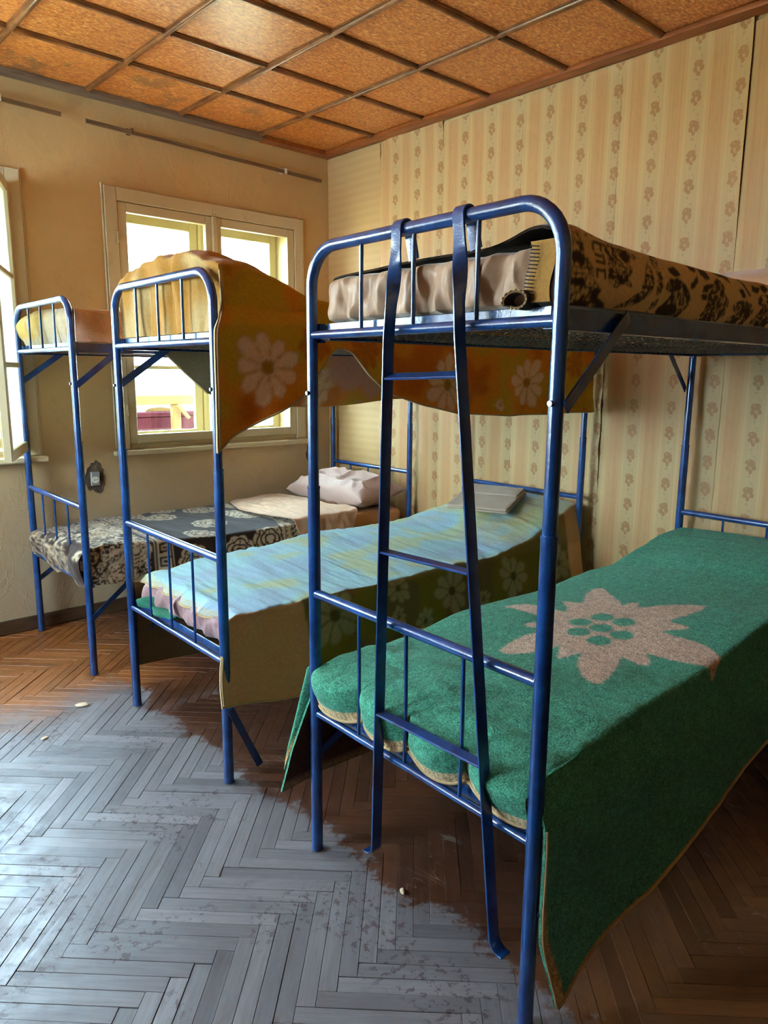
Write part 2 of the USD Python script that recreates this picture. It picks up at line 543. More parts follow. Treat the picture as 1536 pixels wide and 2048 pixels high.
def mat_cloth(name, bscale=900, bump=0.4, sheen=0.25, rough=0.9, var=0.12, pile=0.0):
    g = G()
    c = g('attribute', attribute='col') + '.color'
    p = g.pos()
    n = g.noise(p, bscale, 3, 0.6)
    n2 = g.noise(p, bscale * 0.22, 3, 0.6)
    v = g.range(n2, 0.3, 0.7, 1 - var, 1 + var)
    if pile:
        v = g.m('multiply', v, g.range(n, 0.3, 0.7, 1 - pile, 1 + pile))
    col = g('hsv', hue=0.5, saturation=1.0, value=v, color=c) + '.color'
    h = g.m('add', g.m('multiply', n, 0.6), n2)
    return g.make(name, base_color=col, roughness=float(rough), sheen_weight=float(sheen), sheen_roughness=0.4, normal=g.bump(h, bump, 0.004), specular_ior_level=0.2)


TERRY = mat_cloth('terry_cloth', 240, 1.0, 0.06, 0.95, 0.18, 0.5)
WOOL = mat_cloth('wool_blanket', 700, 0.45, 0.25, 0.92, 0.10)
FLEECE = mat_cloth('fleece_blanket', 420, 0.22, 0.12, 0.92, 0.08)
SATIN = mat_cloth('satin_sheet', 300, 0.12, 0.3, 0.42, 0.04)
COTTON = mat_cloth('cotton_sheet', 600, 0.2, 0.15, 0.8, 0.04)
WIRE = mat_simple('spring_wire', lin('#8a8078'), 0.4, metallic=0.5)
BRASSY = mat_simple('rod_metal', lin('#6b5030'), 0.5, 0.2)
WHITEPL = mat_simple('white_plastic', lin('#d8d2c0'), 0.5)
GREYPL = mat_simple('grey_socket', lin('#8d8a82'), 0.5)
BRICKY = mat_simple('broken_plaster', lin('#5e4c3c'), 0.95, 0.9, 90, 0.6)
CHIP = mat_simple('plaster_chip', lin('#cbb79a'), 0.9, 0.5)
BLACK = mat_simple('black_thread', lin('#1a100a'), 0.9)
HEMC = mat_simple('hem_binding', lin('#b39468'), 0.9, 0.3, 300)
DARKHEM = mat_simple('dark_hem', lin('#22150c'), 0.95, 0.3, 300)
GREENC = mat_simple('green_cloth', lin('#1f6a50'), 0.95, 0.5, 300)

# ================================================================== THE SETTING
ROOM_X0, ROOM_Y0, H = -4.9, -5.6, 2.885
W1 = (-1.52, -0.30, 0.985, 2.37)     # window 1 opening: x0, x1, z0, z1
W2 = (-3.33, -2.09, 0.985, 2.37)
WT = 0.34                            # wall thickness


def wall_with_holes(x0, x1, z0, z1, holes, y0, y1, axis='y'):
    """slab with rectangular holes; holes (a0,a1,z0,z1) sorted by a"""
    b = MB()
    cur = x0

    def add(a0, a1, c0, c1):
        if a1 - a0 > 1e-6 and c1 - c0 > 1e-6:
            if axis == 'y':
                b.add(*box((a0, y0, c0), (a1, y1, c1)))
            else:
                b.add(*box((y0, a0, c0), (y1, a1, c1)))
    for a0, a1, c0, c1 in holes:
        add(cur, a0, z0, z1)
        add(a0, a1, z0, c0)
        add(a0, a1, c1, z1)
        cur = a1
    add(cur, x1, z0, z1)
    return b.get()


obj('wall_left', wall_with_holes(ROOM_X0 - WT, WT, -0.02, H + 0.03, [(-4.75, -3.9, 0.985, 2.37), W2, W1], 0.0, WT), PLASTER,
    label='beige plastered wall with the windows, uneven and cracked', kind='structure', smooth=False)
wr = thing('wall_right', 'wall papered with faded striped flower wallpaper', kind='structure')
obj('wall_body', box((0.004, ROOM_Y0, -0.02), (WT, 0.0, H + 0.03)), PLASTER, wr, smooth=False)
def unseen_panel_wall(name, label, w0, w1, holes, y0, y1, axis, top=1.25):  # walls out of view; dark panelling added low down to hold back fill light
    t = thing(name, label, kind='structure')
    inn = 0.012
    obj('wall_body', wall_with_holes(w0, w1, -0.02, H + 0.03, holes, y0, y1, axis), PLASTER, t, smooth=False)
    a0, a1 = w0 + WT + .002, w1 - WT - .002
    if axis == 'y':
        obj('dado', box((a0, y1 + .0005, 0.004), (a1, y1 + inn, top), .003), ADDED_PANEL, t, smooth=False)
    else:
        for b0, b1 in ((a0, holes[0][0]), (holes[0][1], a1)):
            obj('dado', box((y1 + .0005, b0, 0.004), (y1 + inn, b1, top), .003), ADDED_PANEL, t, smooth=False)
        obj('dado', box((y1 + .0005, holes[0][0] + .001, 0.004), (y1 + inn, holes[0][1] - .001, holes[0][2] - .002), .003), ADDED_PANEL, t, smooth=False)


unseen_panel_wall('wall_back', 'unseen plastered wall behind the viewer, high dark panelling added to cut the fill light', ROOM_X0 - WT, WT, [], ROOM_Y0 - WT, ROOM_Y0, 'y', 1.9)
unseen_panel_wall('wall_front', 'unseen plastered wall left of the viewer, dark panelling and an opening added to set the fill light', ROOM_Y0 - WT, WT, [(-1.9, -0.7, 1.0, 2.3)], ROOM_X0 - WT, ROOM_X0, 'x')  # opening out of view, added to let fill light in from the left

# wallpaper strips
seams = [-0.002, -0.541, -1.081, -1.651, -2.221, -2.812, -3.382, -3.952, -4.522, -5.092, -5.598]
for i in range(len(seams) - 1):
    a, b_ = seams[i], seams[i + 1]
    ny, nz = 14, 90
    yy = np.linspace(a - 0.0006, b_ + 0.0006, ny)
    zz = np.linspace(0.0, 1.0, nz)
    ztop = 2.862 + 0.010 * np.sin(i * 2.1) - 0.012 * noise(np.stack([yy * 14, yy * 0 + i, yy * 0], -1), 3)
    Y, T = np.meshgrid(yy, zz, indexing='ij')
    Z = 0.07 + T * (ztop[:, None] - 0.07)
    off = 0.003 + 0.006 * fbm(np.stack([Y * 3, Z * 2.2, Y * 0 + i], -1), 3, 5)
    off *= sstep(0.0, 0.1, np.minimum(a - Y, Y - b_) + 0.02) * 0.8 + 0.2
    if i == 3:      # lifted edge
        off += 0.014 * sstep(b_ + 0.05, b_, Y) * sstep(0.85, 0.95, Z) * sstep(1.62, 1.4, Z) * (0.7 + 0.5 * np.sin(Z * 31))
    if i == 4:
        off += 0.012 * sstep(b_ + 0.05, b_, Y) * sstep(1.9, 2.3, Z)
    off += 0.012 * sstep(2.80, 2.87, Z) * noise(np.stack([Y * 9, Z * 0, Z * 0 + i], -1), 9)
    P = np.stack([-off, Y, Z], -1)
    (v, f), _ = cloth(P, np.zeros(P.shape), 0.0012, stride=6, flip=True)
    m = trimesh.Trimesh(v, f, process=False)
    obj('wallpaper_strip', m, WALLPAPER, wr, smooth=True)

# floor: herringbone parquet, every near plank its own mesh
fl = thing('floor', 'worn herringbone parquet floor', kind='structure')
obj('subfloor', box((ROOM_X0, ROOM_Y0, -0.10), (0.0, 0.0, -0.0135)), SUB, fl, smooth=False)
PW, PLEN = 0.0446, 0.379
da, db = A([-1, 1]) / math.sqrt(2), A([1, 1]) / math.sqrt(2)
o0 = A([-2.276, -2.80])
room = sbox(ROOM_X0 + 0.005, ROOM_Y0 + 0.005, -0.006, -0.006)
planks = []
fwd = A([math.cos(YAW), math.sin(YAW)]); rgt = A([math.sin(YAW), -math.cos(YAW)])
for m_ in range(-14, 15):
    for k in range(-95, 96):
        for kind in (0, 1):
            org = o0 + da * (-k * PW) + db * (k * PW) + m_ * PLEN * (da + db)
            if kind == 0:
                c = [org, org + da * PLEN, org + da * PLEN + db * PW, org + db * PW]
            else:
                s0 = org + da * PLEN
                c = [s0, s0 + da * PW, s0 + da * PW + db * PLEN, s0 + db * PLEN]
            c = A(c)
            cen = c.mean(0)
            if not (ROOM_X0 - .3 < cen[0] < 0.3 and ROOM_Y0 - .3 < cen[1] < 0.3):
                continue
            dd = cen - CAM[:2]
            dep, lat = dd @ fwd, dd @ rgt
            if dep < 0.9 or abs(lat) > dep * 0.62 + 0.35:
                continue
            planks.append((dep, kind, c))
planks.sort(key=lambda q_: q_[0])
prng = np.random.default_rng(11)


def plank_mesh(c, poly=None):
    g_ = 0.0004
    jz = prng.normal(0, 0.0005)
    tilt = prng.normal(0, 0.0006, 4)
    p = Polygon(c).buffer(-g_, join_style=2)
    if poly is not None:
        p = p.intersection(poly)
        if p.is_empty or p.geom_type != 'Polygon' or p.area < 1e-4:
            return None
    q_ = A(p.exterior.coords)[:-1]
    if len(q_) < 3:
        return None
    if Polygon(q_).exterior.is_ccw is False:
        q_ = q_[::-1]
    n = len(q_)
    cen = q_.mean(0)
    inn = A(Polygon(q_).buffer(-0.0008, join_style=2).exterior.coords)[:-1] if n == 4 else q_ + (cen - q_) * 0.03
    if len(inn) != n:
        inn = q_ + (cen - q_) * 0.03
    else:
        inn = A([inn[np.argmin(((inn - w_) ** 2).sum(1))] for w_ in q_])
    tz = jz + (tilt[np.arange(n) % 4])
    V = np.vstack([np.c_[q_, np.full(n, -0.0135)], np.c_[q_, tz - 0.0012], np.c_[inn, tz]])
    F = []
    for i in range(n):
        j = (i + 1) % n
        for l in (0, 1):
            F += [[l * n + i, l * n + j, (l + 1) * n + j], [l * n + i, (l + 1) * n + j, (l + 1) * n + i]]
    for i in range(1, n - 1):
        F.append([2 * n, 2 * n + i, 2 * n + i + 1])
    return V, A(F)


count = 0
rest = [[MB(), MB(), MB()], [MB(), MB(), MB()]]
visible = sbox(-9, -9, 9, 9)
for dep, kind, c in planks:
    inside = c.min(0)[0] > ROOM_X0 + .01 and c.max(0)[0] < -0.01 and c.max(0)[1] < -0.01
    pm = plank_mesh(c, None if inside else room)
    if pm is None:
        continue
    tone = int(prng.integers(0, 3))
    dd = c.mean(0) - CAM[:2]
    vis_px = 1024 + F_PX * 1.42 / max(dd @ fwd, .1) * 1.0
    seen = abs(dd @ rgt) < (dd @ fwd) * 0.56 + 0.15 and dep > 1.15
    if count < 300 and seen:
        obj('plank', pm, PARQ[kind][tone], fl, smooth=False)
        count += 1
    else:
        rest[kind][tone].add(*pm)
for kind in (0, 1):
    for tone in range(3):
        if rest[kind][tone].n:
            obj('plank_field', rest[kind][tone].get(), PARQ[kind][tone], fl, kind='stuff', smooth=False)

# ceiling
ce = thing('ceiling', 'ceiling of orange fibreboard panels between brown battens', kind='structure')
obj('ceiling_body', box((ROOM_X0 - WT, ROOM_Y0 - WT, H + 0.03), (WT, WT, H + 0.16)), BASEB, ce, smooth=False)
gx = [-0.05, -0.60, -1.135, -1.665, -2.18, -2.70, -3.22, -3.74, -4.26, -4.89]
gy = [-0.05, -0.552, -0.983, -1.472, -1.955, -2.444, -2.93, -3.42, -3.91, -4.40, -4.89, -5.59]
for i in range(len(gx) - 1):
    for j in range(len(gy) - 1):
        dz = prng.normal(0, 0.0012)
        obj('panel', box((gx[i + 1] + .003, gy[j + 1] + .003, H + 0.004 + dz), (gx[i] - .003, gy[j] - .003, H + 0.03), 0.002), FIBRE[(i * 2 + j * 3 + int(prng.integers(0, 2))) % 3], ce, smooth=False)


def batten_profile(n=7):
    a = np.linspace(math.pi, 2 * math.pi, n)
    pts = [(0.019, 0.008), (-0.019, 0.008), (-0.019, 0.0), (-0.0135, 0.0)] + [(0.0125 * math.cos(t), -0.003 + 0.009 * math.sin(t)) for t in a] + [(0.0135, 0.0), (0.019, 0.0)]
    return Polygon(pts)


def batten(p0, p1):
    p0, p1 = A(p0, float), A(p1, float)
    L = np.linalg.norm(p1 - p0)
    m = trimesh.creation.extrude_polygon(batten_profile(), L)
    t = (p1 - p0) / L
    s = np.cross(A([0, 0, 1.0]), t)
    R = np.eye(4)
    R[:3, 0], R[:3, 1], R[:3, 2], R[:3, 3] = s, A([0, 0, 1.0]), t, p0
    if np.linalg.det(R[:3, :3]) < 0:
        R[:3, 0] *= -1
    m.apply_transform(R)
    return m


for x in gx[1:-1]:
    obj('batten', batten((x, ROOM_Y0 + 0.01, H - 0.004), (x, -0.085, H - 0.004)), BATTEN, ce, smooth=35)
for j, y in enumerate(gy[1:-1]):
    for i in range(len(gx) - 1):
        e0 = gx[i] - (0.0195 if i else 0.035)
        obj('batten', batten((gx[i + 1] + 0.0195, y + prng.normal(0, .002), H - 0.004), (e0, y + prng.normal(0, .002), H - 0.004)), BATTEN, ce, smooth=35)


def wavy_board(lo, hi, axis, n=40, amp=0.004, seed=0):
    lo, hi = A(lo, float), A(hi, float)
    m = rbox(lo, hi, 0.003, [n if k == axis else 3 for k in range(3)])
    v = m.vertices.copy()
    w = (fbm(np.stack([v[:, axis] * 5, v[:, axis] * 0 + seed, v[:, axis] * 0], -1), 3) - .5)
    other = 1 if axis == 0 else 0
    side = (v[:, other] < (lo + hi)[other] / 2)
    v[:, other] += np.where(side, w * amp * 2, 0)
    return trimesh.Trimesh(v, m.faces, process=False)


obj('trim_1', wavy_board((-0.088, ROOM_Y0 + .01, H - 0.022), (-0.012, -0.002, H + 0.001), 1), TRIM_RED, label='reddish brown board along ceiling edge above the wallpaper', kind='structure')
obj('trim_2', wavy_board((-0.56, -0.088, H - 0.024), (-0.09, -0.003, H + 0.002), 0, seed=3), TRIM_RED, label='brown board at ceiling edge beside the room corner', kind='structure')
obj('trim_3', wavy_board((-3.4, -0.086, H - 0.02), (-0.565, -0.004, H + 0.002), 0, seed=5, amp=0.008), TRIM_GREY, label='bare grey board at ceiling edge above the window wall', kind='structure')
obj('baseboard_left', wavy_board((ROOM_X0 + .01, -0.022, 0.0035), (-0.024, -0.001, 0.078), 0, amp=.001), BASEB, label='dark wooden skirting board along the window wall', kind='structure')
obj('baseboard_right', wavy_board((-0.022, ROOM_Y0 + .01, 0.0035), (-0.012, -0.024, 0.07), 1, amp=.0005), BASEB, label='dark skirting board under the wallpaper', kind='structure')


# windows
def window(n, o, label, open_right=False, open_left=False):
    x0, x1, z0, z1 = o
    w = thing(f'window_{n}', label, kind='structure')
    # casing boards on the wall
    cw = 0.068
    b = MB()
    for lo, hi in (((x0 - cw, -0.022, z0 - .01), (x0 + .003, -0.001, z1 + cw)), ((x1 - .003, -0.022, z0 - .01), (x1 + cw, -0.001, z1 + cw)), ((x0 + .0035, -0.022, z1 - .003), (x1 - .0035, -0.001, z1 + cw))):
        b.add(*box(lo, hi, 0.003))
    for lo, hi in (((x0 - cw - .012, -0.012, z0 - .01), (x0 - cw - .001, -0.001, z1 + cw + .012)), ((x1 + cw + .001, -0.012, z0 - .01), (x1 + cw + .012, -0.001, z1 + cw + .012))):
        b.add(*box(lo, hi, 0.003))
    obj('casing', b.get(), WPAINT, w)
    b = MB()   # reveal lining
    b.add(*box((x0 + .001, 0.001, z0 + .001), (x0 + .02, WT - .02, z1 - .001)))
    b.add(*box((x1 - .02, 0.001, z0 + .001), (x1 - .001, WT - .02, z1 - .001)))
    b.add(*box((x0 + .021, 0.001, z1 - .02), (x1 - .021, WT - .02, z1 - .001)))
    b.add(*box((x0 + .021, 0.001, z0 + .001), (x1 - .021, WT - .02, z0 + .02)))
    obj('reveal', b.get(), WPAINT2, w)
    obj('window_sill', box((x0 - 0.095, -0.062, z0 - 0.045), (x1 + 0.095, -0.001, z0 - 0.012), 0.006), WPAINT, w)
    mid = (x0 + x1) / 2

    def sash(a0, a1, c0, c1, y, fr, paint, parent, muntins=()):
        b = MB()
        t = 0.018
        b.add(*box((a0, y - t, c0), (a0 + fr, y + t, c1), .003))
        b.add(*box((a1 - fr, y - t, c0), (a1, y + t, c1), .003))
        b.add(*box((a0 + fr, y - t, c0), (a1 - fr, y + t, c0 + fr), .003))
        b.add(*box((a0 + fr, y - t, c1 - fr), (a1 - fr, y + t, c1), .003))
        for zm in muntins:
            b.add(*box((a0 + fr, y - .011, zm - .011), (a1 - fr, y + .011, zm + .011), .003))
        s = obj('sash', b.get(), paint, parent)
        cuts = [c0 + fr] + list(muntins) + [c1 - fr]
        for q0, q1 in zip(cuts[:-1], cuts[1:]):
            e0 = .0111 if q0 in muntins else -.004
            e1 = .0111 if q1 in muntins else -.004
            obj('pane', box((a0 + fr - .004, y - .0015, q0 + e0), (a1 - fr + .004, y + .0015, q1 - e1)), PANE, s, smooth=False)
        return s
    if not open_left:
        sash(x0 + .006, mid - .002, z0 + .022, z1 - .006, 0.004, 0.052, WPAINT, w)
    if not open_right:
        s = sash(mid + .002, x1 - .006, z0 + .022, z1 - .006, 0.004, 0.052, WPAINT, w)
        b = MB(); b.add(*box((mid - .016, -0.036, z0 + .022), (mid + .016, -0.0145, z1 - .006), .004))
        obj('cover_strip', b.get(), WPAINT, w)
    # outer sashes
    zm = [1.447 + 0.0]
    yo = 0.19
    sash(x0 + .021, mid - .012, z0 + .022, z1 - .022, yo, 0.055, WPAINT2, w, muntins=(1.455,))
    sash(mid + .012, x1 - .021, z0 + .022, z1 - .022, yo, 0.055, WPAINT2, w, muntins=(1.455,))
    obj('outer_mullion', box((mid - .0115, yo - .03, z0 + .022), (mid + .0115, yo + .03, z1 - .022), .003), WPAINT2, w)
    b = MB()
    for zc in (z0 + .22, z1 - .2):
        b.add(*tube([(x0 - .004, -0.028, zc - .03), (x0 - .004, -0.028, zc + .03)], 0.006, 8))
    b.add(*tube([(mid, -0.026, z1 + .008), (mid, -0.026, z1 + .03)], 0.009, 8))
    obj('hinge', b.get(), WPAINT, w)
    obj('outer_sill', box((x0 - .03, WT + .001, z0 - .03), (x1 + .03, WT + .14, z0 - .005), .004), GREYPL, w)
    return w, sash


window(1, W1, 'closed cream double casement window above the lower bunks')
w2, sash2 = window(2, W2, 'cream window with one sash swung open at the left edge', open_right=True)
# open sash of window 2, swung into the room
th = math.radians(66)
sx = UsdGeom.Xform.Define(stage, w2 + '/open_sash')
sx.AddTranslateOp().Set(Gf.Vec3d(-2.097, -0.02, 0)); sx.AddRotateZOp().Set(math.degrees(th))
b = MB()
Wd, c0, c1, fr = 0.60, 1.007, 2.362, 0.052
for lo, hi in (((-Wd, -.018, c0), (-Wd + fr, .018, c1)), ((-fr, -.018, c0), (0, .018, c1)), ((-Wd + fr, -.018, c0), (-fr, .018, c0 + fr)), ((-Wd + fr, -.018, c1 - fr), (-fr, .018, c1)),
               ((-Wd + fr, -.011, 1.455 - .012), (-fr, .011, 1.455 + .012)), ((-Wd + fr, -.011, 1.90 - .012), (-fr, .011, 1.90 + .012))):
    b.add(*box(lo, hi, .003))
obj('frame', b.get(), WPAINT, str(sx.GetPath()))
for q0, q1 in ((c0 + fr, 1.443), (1.467, 1.888), (1.912, c1 - fr)):
    obj('pane', box((-Wd + fr, -.0015, q0), (-fr, .0015, q1)), MILKY, str(sx.GetPath()), smooth=False)

# curtain rods on the window wall
def rod(x0, x1, label, brackets):
    z = lambda x: 2.720 + (x + 1.0) * -0.021
    t = thing('curtain_rod', label, 'curtain rod')
    b = MB()
    b.add(*flat((x0, -0.05, z(x0)), (x1, -0.05, z(x1)), 0.022, 0.010, (0, 0, 1)))
    obj('rail', b.get(), BRASSY, t)
    obj('rail_lip', flat((x0, -0.057, z(x0) + .006), (x1, -0.057, z(x1) + .006), 0.006, 0.005, (0, 0, 1)), BRASSY, t)
    for k, bx in enumerate(brackets):
        b = MB()
        b.add(*box((bx - .010, -0.048, z(bx) + .012), (bx + .010, -0.001, z(bx) + .018), .001))
        b.add(*box((bx - .012, -0.006, z(bx) - .005), (bx + .012, -0.001, z(bx) + .03), .001))
        b.add(*box((bx - .010, -0.062, z(bx) - .012), (bx + .010, -0.0575, z(bx) + .02), .001))
        obj('bracket', b.get(), WHITEPL if k else BRASSY, t)


rod(-1.673, -0.10, 'long thin brown curtain rod above the closed window', [-1.423, -0.394])
rod(-3.30, -1.803, 'brown curtain rod ending at upper left, over the open sash', [-3.0, -2.1])


# broken socket holes in the plaster
def hole(x, z, w, h, label, seed, socket=True):
    t = thing('wall_socket', label, 'socket')
    r = np.random.default_rng(seed)
    a = np.linspace(0, 2 * np.pi, 26, endpoint=False)
    rad = 1 + 0.22 * (r.random(26) - .5) + .1 * np.sin(3 * a + seed)
    pts = np.c_[x + w / 2 * rad * np.cos(a), z + h / 2 * rad * np.sin(a)]
    inner = Polygon(pts)
    V = np.vstack([np.c_[pts[:, 0], np.full(26, -0.0008), pts[:, 1]], np.c_[x + (pts[:, 0] - x) * 1.12, np.full(26, -0.0035 ), z + (pts[:, 1] - z) * 1.12], np.c_[x + (pts[:, 0] - x) * 1.2, np.full(26, -0.0006), z + (pts[:, 1] - z) * 1.2], [[x, -0.0008, z]]])
    k = np.arange(26); k2 = (k + 1) % 26
    F = np.vstack([np.c_[k, k2, np.full(26, 78)], np.c_[k, 26 + k2, k2], np.c_[k, 26 + k, 26 + k2], np.c_[26 + k, 52 + k2, 26 + k2], np.c_[26 + k, 52 + k, 52 + k2]])
    obj('broken_edge', (V, F), BRICKY, t, smooth=False)
    if socket:
        b = MB()
        b.add(*box((x - w * .30, -0.016, z - h * .3), (x + w * .22, -0.001, z + h * .24), .003))
        obj('socket_body', b.get(), GREYPL, t)
        bb = MB()
        bb.add(*tube([(x - w * .06, -0.0165, z - .01), (x - w * .06, -0.022, z - .01)], 0.020, 18))
        obj('socket_ring', bb.get(), WHITEPL, t)
        bb = MB()
        for s in (-1, 1):
            bb.add(*tube([(x - w * .06 + s * .009, -0.0222, z - .01), (x - w * .06 + s * .009, -0.0232, z - .01)], 0.003, 8))
        obj('socket_hole', bb.get(), BLACK, t)


hole(-1.728, 0.822, 0.098, 0.15, 'broken grey wall socket in a chipped hole behind the far bunk', 4)
hole(-0.185, 0.868, 0.05, 0.11, 'small dark hole in plaster beside the right end of the sill', 9, False)

# outside: ground, railing, box
obj('ground', box((-40, WT + .3, -0.75), (40, 60, -0.6)), mat_simple('pale_ground', lin('#cdb98e'), 0.95, 0.3, 3), label='pale sunlit ground outside the window', kind='structure', smooth=False)
YW = mat_simple('yellow_wood', lin('#644610'), 0.8, 0.3, 20)
t = thing('wooden_railing', 'yellow wooden railing seen outside through the window', 'railing')
obj('rail', box((-4.2, 1.46, 1.165), (1.4, 1.54, 1.242), .006), YW, t)
for x in (-3.2, -1.9, -0.45, 0.9):
    obj('post', box((x - .035, 1.47, -0.6), (x + .035, 1.53, 1.164), .005), YW, t)
obj('brace', flat((-0.46, 1.44, 1.16), (-0.36, 1.44, 1.05), .03, .02, (0, 0, 1)), YW, t)
MAR = mat_simple('maroon_paint', lin('#3c1018'), 0.8, 0.3, 30, specular_ior_level=0.1)
t = thing('storage_box', 'maroon wooden box outside, below the yellow railing', 'box')
obj('box_body', box((-1.7, 1.62, -0.6), (0.05, 2.2, 1.06), .01), MAR, t)
obj('lid', box((-1.73, 1.60, 1.061), (0.08, 2.22, 1.10), .01), MAR, t)
a_ = np.linspace(0, np.pi, 17)
pp = Polygon([(0.125 * np.cos(q_), 0.035 * np.sin(q_)) for q_ in a_])
m_ = trimesh.creation.extrude_polygon(pp, 0.5)
m_.apply_transform(trimesh.transformations.rotation_matrix(np.pi / 2, [1, 0, 0]))
m_.apply_translation((-0.52, 2.15, 1.101))
obj('cushion', m_, YW, label='rounded yellow bundle lying on the maroon box outside', category='bundle')

# ================================================================== THE BUNK BEDS
BEDS = [(-2.1478, -3.0198, -0.0412), (-2.1257, -1.7168, -0.0288), (-2.1164, -0.4682, -0.0226)]
L, HW = 2.049, 0.40
ZS, ZL, ZB, ZU, ZT = 1.114, 0.811, 0.448, 1.524, 1.742


def arch_path(x):
    r = 0.10
    a = np.linspace(0, np.pi / 2, 10)
    left = [(x, HW, ZS - .10), (x, HW, 1.3), (x, HW, 1.5)] + [(x, HW - r + r * math.cos(t), ZT - r + r * math.sin(t)) for t in a]
    right = [(p[0], -p[1], p[2]) for p in left[::-1]]
    return left + [(x, 0.15, ZT), (x, 0, ZT), (x, -.15, ZT)] + right


def wires(z, amp=0.006):
    b = MB()
    xs = np.linspace(0.05, L - 0.05, 150)
    for k, y in enumerate(np.linspace(-0.355, 0.355, 38)):
        ph = (k % 2) * math.pi
        sag = -0.008 * np.sin(np.pi * (xs / L)) * np.cos(y * 3)
        p = np.c_[xs, y + amp * np.sin(xs * 180 + ph), z + sag + .003 * np.cos(xs * 180)]
        b.add(*tube(p, 0.0013, 3, cap=False))
    return b.get()


def build_bed(bed):
    P = str(bed)
    for x, nm in ((0.0, 'foot'), (L, 'head')):
        s = 1 if x == 0 else -1
        obj(f'{nm}_arch', tube(arch_path(x), 0.0150, 16), BLUE, P, smooth=50)
        for k, y in enumerate((HW, -HW)):
            prof = [(x, y, 0.0042), (x, y, 0.012), (x, y, ZS - .004), (x, y, ZS)]
            pst = obj(f'{nm}_post', tube(prof, [0.0185, 0.0175, 0.0172, 0.0164], 16), BLUE, P, smooth=40)
            obj('collar', tube([(x, y, ZS - .003), (x, y, ZS + .004)], 0.0181, 16), BLUE, pst, smooth=40)
            obj('bolt', tube([(x - s * .012, y + .0 * s, 1.372), (x - s * .021, y, 1.372)], 0.006, 8), BLUE, pst, smooth=40)
        for nme, z, r in ((f'{nm}_rail', ZL, 0.0135), (f'{nm}_cross_rail', ZB, 0.0105), (f'{nm}_cross_rail', ZU, 0.0115)):
            obj(nme, tube([(x, HW - .01, z), (x, 0.1, z), (x, -HW + .01, z)], r, 12), BLUE, P, smooth=50)
        for y in (0.19, 0.003, -0.19):
            obj('upright', tube([(x, y, ZU), (x, y + .001, (ZU + ZT) / 2), (x, y, ZT)], 0.0052, 8), BLUE, P, smooth=60)
            obj('upright', tube([(x, y + .008, ZB), (x, y + .006, (ZL + ZB) / 2), (x, y + .008, ZL)], 0.0050, 8), BLUE, P, smooth=60)
        # end angle irons
        for z in (ZU - .004, ZB - .004):
            bb = MB()
            bb.add(*box((x + s * .022, -.362, z), (x + s * .026, .362, z + .034), .001))
            bb.add(*box((x + s * .0265, -.362, z), (x + s * .052, .362, z + .004), .001))
            obj('end_iron', bb.get(), BLUE_SPECK, P)
    for y in (1, -1):
        for z in (ZU - .014, ZB - .014):
            bb = MB()
            bb.add(*box((0.018, y * .380, z), (L - .018, y * .376, z + .040), .001))
            bb.add(*box((0.018, y * .3755, z), (L - .018, y * .345, z + .004), .001))
            bb.add(*box((0.012, y * .3805, z - .006), (0.030, y * .398, z + .044), .001))
            bb.add(*box((L - .030, y * .3805, z - .006), (L - .012, y * .398, z + .044), .001))
            obj('side_rail', bb.get(), BLUE, P)
    for x, s in ((0.0, 1), (L, -1)):
        for y in (1, -1):
            obj('brace', flat((x + s * .002, y * .421, 1.365), (x + s * .245, y * .388, 1.545), 0.028, 0.004, (0, 0, 1)), BLUE, P)
            obj('lower_brace', flat((x + s * .002, y * .421, 0.285), (x + s * .245, y * .388, 0.462), 0.026, 0.004, (0, 0, 1)), BLUE, P)
    obj('spring_mesh', wires(ZU - .002), WIRE, P, smooth=False, kind='stuff')
    obj('lower_spring_mesh', wires(ZB - .002), WIRE, P, smooth=False, kind='stuff')


bl = ['blue steel bunk bed nearest the viewer, with the ladder hooked on it', 'blue steel bunk bed in the middle, under the orange flowered blanket', 'blue steel bunk bed farthest from the viewer, beside the windows']
first = None
for i, (x, y, t) in enumerate(BEDS):
    p = thing('bunk_bed', bl[i], 'bunk bed', 'blue steel bunk beds standing in a row', loc=(x, y, 0), rotz=t)
    if i == 0:
        first = p
        build_bed(p)
    else:
        stage.GetPrimAtPath(p).GetReferences().AddInternalReference(first)
stage.GetPrimAtPath(first + '/brace').SetActive(False)      # the near bunk has lost this one
for o_ in ('/World/bunk_bed_001', '/World/bunk_bed_002'):
    stage.OverridePrim(o_ + '/brace').SetActive(True)
# the middle bed's near foot brace has come loose at its upper end and hangs to the floor
lb = UsdGeom.Xformable(stage.OverridePrim('/World/bunk_bed_001/lower_brace_001'))
pv = Gf.Vec3d(0.002, -0.421, 0.285)
mt = Gf.Matrix4d().SetTranslate(-pv) * Gf.Matrix4d().SetRotate(Gf.Rotation(Gf.Vec3d(0, 1, 0), 100.0)) * Gf.Matrix4d().SetTranslate(pv)
lb.AddTransformOp().Set(mt)


def in_bed(name, i, label=None, category=None, group=None):
    x, y, t = BEDS[i]
    return thing(name, label, category, group, loc=(x, y, 0), rotz=t)


# ------------------------------------------------------------------ ladder hooked on the near bunk
ld = in_bed('ladder', 0, 'blue flat-iron ladder hooked over the top rail of the near bunk', 'ladder')


